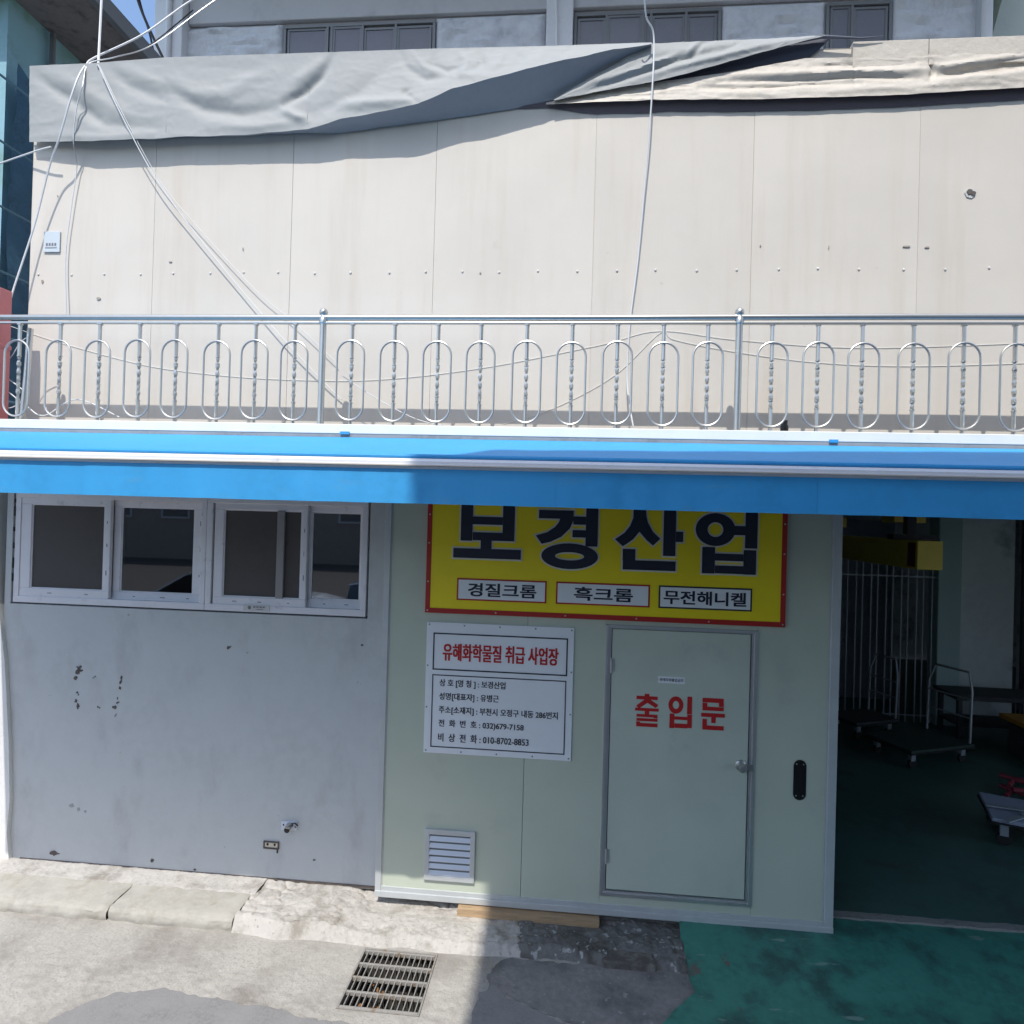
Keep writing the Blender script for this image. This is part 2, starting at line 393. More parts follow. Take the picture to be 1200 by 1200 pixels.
def top_z(x): return .098
def rub(u, v):
    x = -2.16+(.86+2.16)*u; y = 4.07+.56*v
    f = max(0, min(1, (y-4.10-.035*fbm(x, 0, 2.1, 3, 9))/.075)); f = f*f*(3-2*f)
    k_ = max(0, min(1, (x+1.52+.05*fbm(x, y, 6, 3, 3))/.22)); hi = .102-.036*k_
    z = -.012 + hi*f
    if y > 4.36: z -= .012*min(1, (y-4.36)/.05)*k_
    a = .026 if y < 4.33 else .012
    cr = noise.cell(Vector((x*9, y*9, 2)))
    vd = noise.voronoi(Vector((x*6.5+.5*fbm(x, y, 4, 2, 1), y*8.5, 3)))[0]
    z += a*f*(.55*fbm(x, y, 5, 3, 4.4)+.30*fbm(x, y, 30, 4, 2.)) - .016*f*max(0, 1-(vd[1]-vd[0])*5)*max(0, min(1, .4+1.6*fbm(x, y, 2.2, 2, 6)))
    z += .008*f*noise.noise(Vector((x*5, y*7, 7)))
    if .30 < x < .84 and y < 4.22: z -= .02*f                      # the low darker lump
    return (x, y, min(z, (.103-.041*k_) if y > 4.42 else .12))
obj('worn_kerb_mortar', MB().grid(300, 56, rub), M['rubble'], kind='structure')
def wallfoot(u, v):
    x = -5.3+3.16*u; y = 4.375+.24*v
    z = .094+.006*v + .006*fbm(x, y, 11, 5, 1.2)+.003*fbm(x, y, 40, 3, 2)
    z -= max(0, 1-v*8)*.02
    return (x, y, z)
obj('pavement_strip', MB().grid(260, 20, wallfoot), M['rubble'], kind='structure')
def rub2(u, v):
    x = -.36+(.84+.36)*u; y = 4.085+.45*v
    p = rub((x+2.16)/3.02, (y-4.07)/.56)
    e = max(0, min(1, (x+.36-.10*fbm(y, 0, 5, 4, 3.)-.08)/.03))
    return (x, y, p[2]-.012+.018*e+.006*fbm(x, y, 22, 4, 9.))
M['oldmortar'] = mat('dirty_shaded_mortar', (.17, .165, .155), .92, var=.25, vscale=4, dirt=(.09, .085, .075), dscale=4, dlo=.42, dhi=.62, bump=1, bscale=55, bump2=.9, b2scale=20, fleck=(.36, .37, .36), fscale=19, fth=.60)
obj('dirty_shaded_kerb_mortar', MB().grid(140, 50, rub2), M['oldmortar'], kind='structure')  # dirty mortar, toned darker still so part of the shade is in its colour
M['stainshade'] = mat('stained_shaded_concrete', (.245, .235, .225), .9, var=.2, vscale=3, dirt=(.13, .127, .125), dscale=3, dlo=.42, dhi=.66, bump=1, bscale=70, bump2=.7, b2scale=15, fleck=(.3, .29, .28), fscale=22, fth=.64)
ragged_sheet('stained_shaded_gutter', [(-.40, 3.72), (-.42, 3.95), (-.33, 4.10), (0, 4.13), (.84, 4.13), (.86, 3.9), (.6, 3.45), (.3, 3.48), (.1, 3.62), (-.12, 3.70), (-.3, 3.82)], apz, M['stainshade'], 4.2, .03, .004, kind='structure')  # stained sheet, its colour darkened further to deepen the shade on this side
# low painted block in the broken kerb
b_ = obj('kerb_block', MB().box(.27, .60, 4.10, 4.22, -.02, .050, .012), mat('old_kerb_block', (.19, .18, .165), .92, var=.2, vscale=6, dirt=(.1, .09, .08), dscale=9, dlo=.4, dhi=.6, bump=1, bscale=60, bump2=1, b2scale=22), kind='structure')

# green painted ramp in front of the entrance
def ramp_z(x, y):
    t = max(0, min(1, (4.60-y)/.75)); t = t*t*(3-2*t)
    return .106*(1-t)+.004*t + .003*fbm(x, y, 2.2, 3, 6.)
def raggx(y): return .80+.02*fbm(y, 0, 6, 4, 2.)-(.30*max(0, (3.95-y)/.35) if y < 3.95 else 0)
def green(u, v):
    y = 2.63+2.03*v; x0 = raggx(y); x = x0+(6.2-x0)*(u**1.5)
    z = ramp_z(x, y)+.006+.0012*fbm(x, y, 20, 3, 2)
    if u < .004: z -= .03
    return (x, y, z)
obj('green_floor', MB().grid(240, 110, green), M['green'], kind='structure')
def thr(u, v):
    x = 1.70+4.8*u; e = .012*fbm(x, v, 9, 4, 5.)
    return (x, 4.645+.095*v+e, .122+.003*fbm(x, v, 12, 3, 1.)-(.02 if v in (0., 1.) else 0))
obj('threshold_strip', MB().grid(240, 8, thr), M['thresh'], kind='structure')
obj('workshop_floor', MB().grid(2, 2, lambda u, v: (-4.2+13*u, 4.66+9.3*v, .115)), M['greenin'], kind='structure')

# ================================================================ shop building
shop = thing('shop_building', (0, 4.6, 0), 'low workshop with beige clad upper wall and grey rendered ground floor', 'building')
WX0, WX1, WZ0, WZ1 = -4.250, -1.45, 2.028, 2.90      # window opening
g = MB()
g.box(-4.30, WX0, 4.6, 4.78, .08, 3.28)
g.box(WX1, -1.285, 4.6, 4.78, .08, 3.28)
g.box(WX0, WX1, 4.6, 4.78, .08, WZ0)
g.box(WX0, WX1, 4.6, 4.78, WZ1, 3.28)
obj('ground_floor_wall', g, M['greywall'], shop)
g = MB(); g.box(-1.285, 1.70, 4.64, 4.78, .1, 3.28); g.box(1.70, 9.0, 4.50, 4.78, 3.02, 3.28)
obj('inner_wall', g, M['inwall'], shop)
# workshop shell (walls and ceiling round the dark room)
g = MB()
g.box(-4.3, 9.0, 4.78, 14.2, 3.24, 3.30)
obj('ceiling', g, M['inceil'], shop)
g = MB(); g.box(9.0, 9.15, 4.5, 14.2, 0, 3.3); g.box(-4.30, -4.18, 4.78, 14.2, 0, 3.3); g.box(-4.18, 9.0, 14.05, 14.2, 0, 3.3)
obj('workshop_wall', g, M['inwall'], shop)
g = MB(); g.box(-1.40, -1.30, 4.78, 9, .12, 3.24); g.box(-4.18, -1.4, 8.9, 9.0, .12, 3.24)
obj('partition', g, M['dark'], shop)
# white painted return at the far left
g = MB(); g.prism([(-6.2, .08), (-4.165, .08), (-4.19, .30), (-4.175, .55), (-4.20, 1.0), (-4.255, 1.6), (-4.325, 2.03), (-4.36, 2.6), (-4.40, 3.28), (-6.2, 3.28)], 4.57, 4.76)
obj('white_return_wall', g, M['whitepaint'], shop)
# ledge with white painted edge
g = MB(); g.box(-5.2, 5.6, 3.965, 4.395, 3.292, 3.352, .004)
obj('ledge', g, M['cap'], shop)
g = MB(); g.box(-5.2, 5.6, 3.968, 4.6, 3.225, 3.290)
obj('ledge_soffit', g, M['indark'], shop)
obj('ledge_top', MB().box(-5.2, 5.6, 4.02, 4.393, 3.345, 3.3535), mat('grey_ledge_top', (.17, .165, .16), .9, var=.2, vscale=6, bump=.4), shop)
# scraps of pale blue on the ledge edge joint
g = MB()
for x, wd in ((-1.46, .06), (1.50, .05)): g.box(x, x+wd, 3.958, 3.964, 3.287, 3.305)
obj('ledge_scrap', g, M['awning'], shop)

# upper wall: separate cladding sheets
SE = [-4.0, -3.045, -2.02, -.993, .100, 1.140, 2.185, 3.23, 4.28, 5.3]
g = MB(); g.box(-3.995, 5.3, 4.4032, 4.62, 3.30, 5.93)
obj('wall_core', g, M['seam'], shop)
for i, (a, b) in enumerate(zip(SE, SE[1:])):
    for j, (za, zb) in enumerate(((3.30, 5.925),)):
        dy = random.uniform(-.0005, .0005)
        gap = .0004 if i not in (2, 4) else .0011
        x0, x1 = a+gap, b-gap
        if i == 0: x0 = a
        def sheet(u, v, x0=x0, x1=x1, za=za, zb=zb, s=i*3+j, dy=dy):
            x = x0+(x1-x0)*u; z = za+(zb-za)*v
            y = 4.40+dy+.0012*noise.noise(Vector((x*2.3, z*1.6, s)))*math.sin(math.pi*u)
            return (x, y - (.0006 if j else 0), z)
        mb = MB().grid(10, 24, sheet)
        y_ = 4.4031
        mb.add([(x0, 4.398, za), (x1, 4.398, za), (x1, y_, za), (x0, y_, za), (x0, 4.398, zb), (x1, 4.398, zb), (x1, y_, zb), (x0, y_, zb)],
               [(0, 3, 2, 1), (4, 5, 6, 7), (0, 4, 7, 3), (1, 2, 6, 5)])
        obj('cladding_panel', mb, M['clad'], shop)
# row of bolts
bp = None
bx = -3.93; 
for i in range(34):
    if bp is None:
        bp = obj('bolt', MB().lathe((bx, 4.400, 4.475), [(.0, -.0), (.0085, .001), (.0075, .005), (.003, .007)], 8, 'y'), M['bolt'], shop)
    else:
        place_copy(bp, i*.262+random.uniform(-.012, .012), 0, random.uniform(-.006, .006))
# bullet-like ragged hole in the wall
p = at(1137, 226, 4.40)
def blob(cx, cz, r, y, n=14, seed=0, sx=1, rg=.35):
    return [(cx+r*sx*math.cos(a)*(1+rg*noise.noise(Vector((math.cos(a)*1.6, math.sin(a)*1.6, seed)))), cz+r*math.sin(a)*(1+rg*noise.noise(Vector((math.cos(a)*1.6, math.sin(a)*1.6, seed+5))))) for a in [k*2*math.pi/n for k in range(n)]]
obj('hole_rim', MB().prism(blob(p.x, p.z, .034, 0, 14, 2), 4.394, 4.399), M['bolt'], shop)
g = MB(); g.prism(blob(p.x-.007, p.z+.004, .018, 0, 12, 6), 4.389, 4.3945); g.prism(blob(p.x+.013, p.z-.006, .014, 0, 10, 9), 4.388, 4.3935)
obj('wall_hole', g, M['scar'], shop)
# scuff marks on the cladding
g = MB()
for px, py, r, sx in ((116, 350, .010, 1.6), (68, 230, .006, .5), (285, 292, .012, .25), (50, 330, .014, .5), (1062, 289, .006, 4), (1086, 290, .005, 3), (891, 288, .006, .7), (971, 290, .012, .2), (200, 307, .004, 3), (563, 320, .006, 1)):
    q = at(px, py, 4.4); g.prism(blob(q.x, q.z, r, 0, 9, px, sx), 4.3935, 4.3975)
obj('scuff_mark', g, mat('scuff', (.36, .32, .28), .8), shop)
# flaked paint patches and marks on the grey wall
g = MB()
for px, py, r, sx in ((92, 787, .022, .7), (90, 793, .014, .8), (93, 784, .016, 1.1), (91, 813, .009, .7), (90, 821, .014, .6), (92, 827, .012, .9), (142, 793, .012, .5), (141, 800, .014, .4), (141, 805, .012, .5), (139, 817, .008, .6), (138, 823, .008, .8), (135, 830, .01, 1.3), (116, 828, .008, 1), (135, 837, .005, 1), (110, 794, .006, 1), (268, 758, .008, 1.7), (423, 757, .008, 1), (369, 1007, .007, 1), (177, 1010, .01, 1), (229, 1018, .008, 1), (62, 1001, .018, 2.2)):
    q = at(px, py, 4.6)
    for k in range(2): g.prism(blob(q.x+random.uniform(-.01, .01), q.z+random.uniform(-.012, .012), r*random.uniform(.6, 1.1), 0, 13, px+py+k*3, sx, 1.3), 4.5965+.0004*k, 4.604)
obj('flaked_paint', g, M['scar'], shop)
g = MB()
for px, py, r, sx in ((84, 944, .016, 1.3), (92, 948, .014, 1), (100, 951, .012, 1)):
    q = at(px, py, 4.6); g.prism(blob(q.x, q.z, r*.9, 0, 13, px, sx, 1.2), 4.5975, 4.603)
obj('stain', g, mat('wall_stain', (.36, .365, .375), .8), shop)
# dark crack where wall meets the pavement
g = MB(); g.box(-4.1, -1.3, 4.595, 4.60, .085, .1045)
obj('foot_joint', g, M['scar'], shop)

# ---------------------------------------------------------------- window band
def frame(mb, x0, x1, z0, z1, w, y0, y1, bev=.004, wb=None, wt=None):
    wb = wb or w; wt = wt or w
    mb.box(x0, x1, y0, y1, z0, z0+wb, bev); mb.box(x0, x1, y0, y1, z1-wt, z1, bev)
    mb.box(x0, x0+w, y0+.001, y1-.001, z0+wb-.001, z1-wt+.001, bev); mb.box(x1-w, x1, y0+.001, y1-.001, z0+wb-.001, z1-wt+.001, bev)
    return mb
WB, WT = 2.040, 2.885
wins = []
def film_marks(mb, x0, x1, z, y, n, vert=False):
    """little printed dashes on the protective film"""
    for k in range(n):
        t = (k+.5)/n+random.uniform(-.1, .1)/n; L = random.uniform(.015, .04)
        if vert: mb.box(x0-.004+random.uniform(0, .004), x0+.002+random.uniform(0, .003), y, y+.0012, z+(x1-z)*t, z+(x1-z)*t+L)
        else: mb.box(x0+(x1-x0)*t, x0+(x1-x0)*t+L, y, y+.0012, z-.003, z+.003)
def window(x0, x1, panes, label):
    fr = MB(); frame(fr, x0, x1, WB, WT, .045, 4.605, 4.70, wb=.05)
    fr.box(x0+.045, x1-.045, 4.648, 4.656, WB+.05, WB+.062)
    wo = obj('window', fr, M['upvc'], shop, label=label)
    for kind, a, b, y, wl, wr, zb, zt in panes:
        sm = MB()
        sm.box(a, b, y, y+.036, zb, zb+.062, .005); sm.box(a, b, y, y+.036, zt-.05, zt, .005)
        sm.box(a, a+wl, y+.001, y+.035, zb+.061, zt-.049, .005); sm.box(b-wr, b, y+.001, y+.035, zb+.061, zt-.049, .005)
        # glazing bead
        frame(sm, a+wl-.002, b-wr+.002, zb+.060, zt-.048, .010, y+.008, y+.026, 0)
        obj('sash', sm, M['upvc'], wo)
        pm = MB().box(a+wl+.006, b-wr-.006, y+.015, y+.019, zb+.068, zt-.056)
        obj('pane' if kind == 'g' else 'insect_screen', pm, M['glass'] if kind == 'g' else M['screen'], wo)
        fm = MB()
        film_marks(fm, a+.05, b-.05, zb+.03, y-.001, random.choice((2, 3)))
        film_marks(fm, b-wr*.5, zt-.1, zb+.1, y-.001, 3, True)
        obj('film_print', fm, M['print'], wo)
    return wo
w1 = window(-4.238, -2.70, [('s', -4.195, -3.465, 4.612, .085, .052, 2.088, 2.845), ('g', -3.47, -2.722, 4.655, .060, .105, 2.082, 2.842)], None)
w2 = window(-2.698, -1.468, [('s', -2.640, -1.925, 4.612, .072, .045, 2.085, 2.845), ('g', -1.96, -1.490, 4.655, .050, .045, 2.085, 2.842)], None)
# sliding glass seen through the insect screens
g = MB().box(-2.655, -2.62, 4.66, 4.69, 2.09, 2.84); obj('sash_stile', g, M['upvc'], w2)
g = MB().box(-2.155, -2.098, 4.606, 4.6265, 2.148, 2.794, .004); obj('meeting_stile', g, mat('brown_grey_stile', (.30, .28, .28), .5), w2)
# paper sticker under the third sash
g = MB().box(-2.392, -2.192, 4.6005, 4.6045, 2.050, 2.094); st = obj('sticker', g, mat('sticker_paper', (.62, .6, .58), .6), w2)
g = MB(); q = blob(-2.345, 2.074, .013, 0, 12, 3); g.prism(q, 4.5990, 4.6004)
for k in range(4): g.box(-2.315+k*.024, -2.299+k*.024, 4.5990, 4.6004, 2.074, 2.085)
g.box(-2.29, -2.24, 4.5990, 4.6004, 2.060, 2.065)
obj('sticker_print', g, M['print'], w2)
# foam scraps at the left jamb
g = MB()
for z in (2.80, 2.70, 2.58, 2.45, 2.3, 2.2): g.box(-4.249, -4.237, 4.60, 4.62, z, z+random.uniform(.03, .08), .003)
obj('foam_scrap', g, M['black'], w1)
# dark things in the room behind the glass
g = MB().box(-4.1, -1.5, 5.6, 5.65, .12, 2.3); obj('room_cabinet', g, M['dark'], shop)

# ---------------------------------------------------------------- lettering
def text_mb(body, x0, z0, x1, z1, y, off=.0, bold=0):
    c = bpy.data.curves.new('text', 'FONT'); c.body = body; c.offset = off; c.size = 1; c.resolution_u = 3
    o = bpy.data.objects.new('text', c); COL.objects.link(o); bpy.context.view_layer.update()
    me = bpy.data.meshes.new_from_object(o.evaluated_get(bpy.context.evaluated_depsgraph_get()))
    vs = [v.co.copy() for v in me.vertices]; fs = [tuple(p.vertices) for p in me.polygons]
    bpy.data.objects.remove(o); bpy.data.meshes.remove(me); bpy.data.curves.remove(c)
    mb = MB()
    if not vs: return mb
    ax, bx_ = min(v.x for v in vs), max(v.x for v in vs); az, bz = min(v.y for v in vs), max(v.y for v in vs)
    h = bold*(z1-z0); k = 0
    for dx, dz in (((-1, -.6), (1, -.6), (-1, .6), (1, .6), (0, 0)) if bold else ((0, 0),)):
        mb.add([(x0+h+(v.x-ax)/(bx_-ax)*(x1-x0-2*h)+dx*h, y-.00008*k, z0+h*.6+(v.y-az)/(bz-az)*(z1-z0-1.2*h)+dz*h) for v in vs], fs); k += 1
    return mb

def off_poly(poly, e):
    n = len(poly); out = []
    A = sum(poly[i][0]*poly[(i+1) % n][1]-poly[(i+1) % n][0]*poly[i][1] for i in range(n))
    s = 1 if A > 0 else -1
    for i in range(n):
        a, b, c = Vector(poly[i-1]), Vector(poly[i]), Vector(poly[(i+1) % n])
        d1 = (b-a).normalized(); d2 = (c-b).normalized()
        n1 = Vector((d1.y, -d1.x))*s; n2 = Vector((d2.y, -d2.x))*s
        k = n1+n2; L = k.length
        if L < .2: out.append((b.x+n1.x*e, b.y+n1.y*e)); continue
        k = k/L; out.append(tuple(b+k*(e/max(.45, k.dot(n1)))))
    return out if s > 0 else out[::-1]

class Letters:
    """strokes read from an enlargement with origin (ox,oy) and scale sc, laid on the plane y"""
    def __init__(s, ox, oy, sc, y, level=True): s.o = (ox, oy, sc, y); s.p = []
    def pt(s, x, y):
        ox, oy, sc, Y = s.o; q = at(ox+x/sc, oy+y/sc, Y); return (q.x, q.z)
    def rect(s, x0, y0, x1, y1):
        # level rectangle: average the survey readings
        a, b, c, d = s.pt(x0, y0), s.pt(x1, y0), s.pt(x1, y1), s.pt(x0, y1)
        xa, xb = (a[0]+d[0])/2, (b[0]+c[0])/2; zt, zb = (a[1]+b[1])/2, (c[1]+d[1])/2
        s.p.append([(xa, zb), (xb, zb), (xb, zt), (xa, zt)]); return s
    def poly(s, pts): s.p.append([s.pt(*q) for q in pts]); return s
    def ring(s, cx, cy, rx, ry, ix, iy, n=28):
        s.p.append(('ring', s.pt(cx, cy), rx/s.o[2]/F_PX*s.o[3], ry/s.o[2]/F_PX*s.o[3], ix/s.o[2]/F_PX*s.o[3], iy/s.o[2]/F_PX*s.o[3], n)); return s
    def build(s, e, y):
        mb = MB()
        for k, q in enumerate(s.p):
            yy = y-.00012*k
            if q[0] == 'ring':
                _, c, rx, ry, ix, iy, n = q
                rx += e; ry += e; ix = max(.001, ix-e); iy = max(.001, iy-e)
                vs = []
                for i in range(n):
                    a = i*2*math.pi/n; vs.append((c[0]+rx*math.cos(a), yy, c[1]+ry*math.sin(a)))
                for i in range(n):
                    a = i*2*math.pi/n; vs.append((c[0]+ix*math.cos(a), yy, c[1]+iy*math.sin(a)))
                mb.add(vs, [(i, (i+1) % n, n+(i+1) % n, n+i) for i in range(n)])
            else:
                pl = off_poly(q, e) if e else q
                mb.add([(x, yy, z) for x, z in pl], [tuple(range(len(pl)))])
        return mb

# ---------------------------------------------------------------- sliding panel door with wicket door
PX0, PX1, PZ0, PZ1, PY = -1.268, 1.742, .17, 3.0, 4.50
sp = thing('sliding_panel_door', (.2, 4.5, .1), 'grey green steel sliding panel with wicket door, framed in pale aluminium', 'sliding door')
DX0, DX1, DZ0, DZ1 = .262, 1.272, .232, 2.078       # wicket opening incl. frame
def sheetbox(x0, x1, z0, z1): return MB().box(x0, x1, PY, PY+.05, z0, z1, .0012)
for a in ((PX0, -.2785, PZ0, PZ1), (-.2755, DX0, PZ0, PZ1), (DX1, PX1, PZ0, PZ1), (DX0+.001, DX1-.001, DZ1, PZ1), (DX0+.001, DX1-.001, PZ0, DZ0)):
    obj('steel_panel', sheetbox(*a), M['panel'], sp)
g = MB(); g.box(-1.305, -1.262, PY-.012, PY+.06, .10, 3.0, .003); g.box(-1.268, -1.256, PY-.004, PY+.01, .15, 3.0)
obj('side_rail', g, M['trim'], sp)
g = MB(); g.box(1.742, 1.800, PY-.012, PY+.06, .10, 3.0, .003); g.box(1.731, 1.744, PY-.004, PY+.01, .15, 3.0)
obj('side_rail', g, M['trim'], sp)
g = MB(); g.box(-1.306, 1.802, PY-.016, PY+.062, .098, .142, .004); g.box(-1.262, 1.742, PY-.007, PY+.02, .142, .172, .002)
obj('bottom_rail', g, M['trim'], sp)
# rivets
# recessed pull handle
g = MB()
def stadium(cx, cz, w_, h_, n=10):
    r = w_/2; q = []
    for k in range(n+1): a = math.pi*k/n; q.append((cx+r*math.cos(a), cz+h_/2-r+r*math.sin(a)))
    for k in range(n+1): a = math.pi+math.pi*k/n; q.append((cx+r*math.cos(a), cz-h_/2+r+r*math.sin(a)))
    return q
hx, hz = 1.567, 1.097
# plate as a ring plus recessed bottom
o1, i1 = stadium(hx, hz, .082, .268), stadium(hx, hz, .052, .215); n = len(o1)
g.add([(x, PY-.005, z) for x, z in o1]+[(x, PY-.005, z) for x, z in i1]+[(x, PY+.001, z) for x, z in o1]+[(x, PY-.001, z) for x, z in i1],
      [(i, (i+1) % n, n+(i+1) % n, n+i) for i in range(n)]+[(i, 2*n+i, 2*n+(i+1) % n, (i+1) % n) for i in range(n)]+[(n+i, n+(i+1) % n, 3*n+(i+1) % n, 3*n+i) for i in range(n)]+[tuple(range(3*n, 4*n))])
ph = obj('pull_handle', g, M['black'], sp)
g = MB()
for sx in (-1, 1):
    for sz in (-1, 1): g.lathe((hx+sx*.022, PY-.005, hz+sz*.105), [(.0001, 0), (.0055, 0), (.004, .002), (.0001, .0025)], 8, 'y')
obj('screw', g, M['steel'], ph)
# wicket frame
wk = MB()
wk.box(DX0, DX0+.022, PY-.014, PY+.05, DZ0, DZ1, .002); wk.box(DX1-.022, DX1, PY-.014, PY+.05, DZ0, DZ1, .002)
wk.box(DX0, DX1, PY-.013, PY+.05, DZ1-.022, DZ1, .002); wk.box(DX0, DX1, PY-.013, PY+.05, DZ0, DZ0+.022, .002)
wk.box(DX0+.022, DX0+.038, PY-.004, PY+.05, DZ0+.02, DZ1-.02); wk.box(DX1-.038, DX1-.022, PY-.004, PY+.05, DZ0+.02, DZ1-.02); wk.box(DX0+.022, DX1-.022, PY-.0035, PY+.05, DZ0+.02, DZ0+.034)
obj('door_frame', wk, M['alu'], sp)
g = MB(); g.box(DX0+.030, DX1-.030, PY+.012, PY+.04, DZ0+.026, DZ1-.025)
obj('door_gap', g, M['aludark'], sp)
dl = obj('wicket_door', MB().box(DX0+.045, DX1-.045, PY-.002, PY+.045, DZ0+.042, DZ1-.028, .003), M['door'], sp)
for zz in (.50, 1.80):
    g = MB(); g.tube([(DX0+.040, PY-.012, zz-.05), (DX0+.040, PY-.012, zz+.05)], .006, 8); g.box(DX0+.018, DX0+.06, PY-.010, PY-.004, zz-.045, zz+.045)
    obj('hinge', g, M['alu'], dl)
kx, kz = 1.180, 1.172
g = MB().lathe((kx, PY-.003, kz), [(.036, 0), (.036, .006), (.030, .011), (.014, .014), (.013, .034), (.024, .042), (.029, .056), (.026, .070), (.012, .074), (.0001, .074)], 20, 'y')
obj('door_knob', g, M['steel'], dl)
g = MB().box(DX1-.056, DX1-.012, PY-.018, PY-.010, kz-.03, kz+.012, .002); obj('strike_plate', g, M['steel'], dl)
g = MB().box(DX1-.040, DX1-.030, PY-.016, PY-.002, .70, .74, .002); obj('latch_tab', g, M['alu'], dl)
# red entrance lettering
L = Letters(700, 780, 4.14, PY-.003)
L.rect(230, 137, 253, 150).rect(190, 148, 293, 165).poly([(230, 163), (255, 163), (297, 192), (283, 206), (243, 181), (202, 208), (188, 194)])
L.rect(183, 206, 298, 221).rect(230, 221, 252, 236).rect(190, 236, 292, 250).rect(272, 250, 292, 256).rect(190, 256, 292, 270).rect(188, 270, 208, 279).rect(188, 279, 292, 297)
L.ring(381, 191, 35, 41, 15, 19).rect(436, 150, 459, 236).rect(350, 232, 373, 303).rect(436, 238, 458, 303).rect(373, 247, 436, 263).rect(373, 281, 436, 303)
L.rect(510, 158, 613, 180).rect(510, 200, 613, 219).rect(510, 180, 533, 200).rect(590, 180, 613, 200).rect(503, 231, 618, 250).rect(552, 250, 574, 278).rect(509, 258, 531, 300).rect(509, 291, 612, 312)
obj('red_lettering', L.build(0, PY-.0035), M['textred'], dl)
stk = obj('notice_strip', MB().box(.620, .800, PY-.0035, PY-.001, 1.697, 1.742), M['white'], dl)
obj('notice_text', text_mb('관계자외출입금지', .632, 1.709, .788, 1.731, PY-.0045, bold=.02), M['ink'], dl)

# louvred vent
g = MB(); vx0, vx1, vz0, vz1 = -.957, -.600, .245, .600
vf = obj('vent_grille', frame(MB(), vx0, vx1, vz0, vz1, .035, PY-.020, PY+.004, .004), M['trim'], sp)
obj('vent_back', MB().box(vx0+.03, vx1-.03, PY-.004, PY-.0015, vz0+.03, vz1-.03), M['aludark'], vf)
s0 = None
for k in range(6):
    zz = vz0+.036+k*.0475
    mb = MB().prismx([(PY-.019, zz+.004), (PY-.016, zz), (PY-.0055, zz+.028), (PY-.0085, zz+.032)], vx0+.034, vx1-.034)
    obj('louvre', mb, M['vent'], vf)

# ---------------------------------------------------------------- yellow sign board
sy = thing('yellow_sign_board', (.22, 4.48, 2.5), 'yellow shop sign with navy letters, white boxes and red border', 'sign')
SX0, SX1, SZ0, SZ1 = -1.0, 1.442, 2.112, 2.995
obj('sign_face', MB().box(SX0+.03, SX1-.03, 4.478, 4.49, SZ0+.03, SZ1-.03), M['yellow'], sy)
obj('red_border', frame(MB(), SX0, SX1, SZ0, SZ1, .034, 4.474, 4.497, .002), M['red'], sy)
g = MB()
for k in range(6):
    x = SX0+.017+(SX1-SX0-.034)*k/5; g.lathe((x, 4.474, SZ0+.017), [(.0001, 0), (.006, 0), (.004, .0025), (.0001, .003)], 8, 'y')
for z in (2.33, 2.60, 2.8):
    for x in (SX0+.017, SX1-.017): g.lathe((x, 4.474, z), [(.0001, 0), (.006, 0), (.004, .0025), (.0001, .003)], 8, 'y')
obj('border_screw', g, M['steeldull'], sy)
L = Letters(500, 580, 5.4545, 4.474)
L.rect(220, 40, 295, 292).rect(487, 44, 563, 296).rect(295, 140, 487, 190).rect(295, 240, 487, 292).rect(345, 290, 415, 348).rect(170, 345, 602, 407)
L.rect(718, 98, 940, 152).poly([(858, 140), (942, 140), (938, 165), (915, 215), (860, 268), (790, 300), (735, 312), (697, 258), (770, 238), (820, 205), (845, 175)])
L.rect(1018, 50, 1095, 330).rect(938, 138, 1018, 190).rect(932, 225, 1018, 272).ring(913, 392, 180, 82, 92, 26)
L2 = Letters(700, 580, 5.2174, 4.474)
L2.poly([(222, 70), (297, 70), (300, 130), (310, 170), (340, 225), (385, 268), (340, 310), (300, 275), (257, 225), (220, 270), (185, 295), (155, 314), (108, 270), (165, 232), (200, 190), (220, 140)])
L2.rect(405, 60, 480, 374).rect(480, 225, 525, 288).rect(155, 330, 232, 402).rect(155, 402, 478, 461)
L2.ring(722, 212, 116, 98, 46, 44).rect(832, 190, 905, 246).rect(905, 60, 980, 328).rect(640, 318, 718, 480).rect(893, 338, 970, 488).rect(718, 360, 893, 404).rect(718, 433, 893, 482)
a1 = L.build(.011, 4.4765); a2 = L2.build(.011, 4.4765); a1.add(a2.v, a2.f); obj('letter_outline', a1, M['outline'], sy)
a1 = L.build(0, 4.4725); a2 = L2.build(0, 4.4725); a1.add(a2.v, a2.f); obj('large_lettering', a1, M['navy'], sy)
for body, x0, x1, fr_, tx0, tx1 in (('경질크롬', -.778, -.153, M['red'], -.700, -.222), ('흑크롬', -.088, .548, M['red'], .035, .435), ('무전해니켈', .607, 1.222, M['ink'], .640, 1.185)):
    z0, z1 = 2.208, 2.362
    bx_ = obj('white_box', MB().box(x0, x1, 4.4748, 4.4775, z0, z1), fr_, sy)
    bb = obj('box_face', MB().box(x0+.011, x1-.011, 4.4728, 4.4745, z0+.011, z1-.011), M['white'], bx_)
    obj('box_text', text_mb(body, tx0, z0+.030, tx1, z1-.030, 4.4715, bold=.035), M['navy'], bx_)

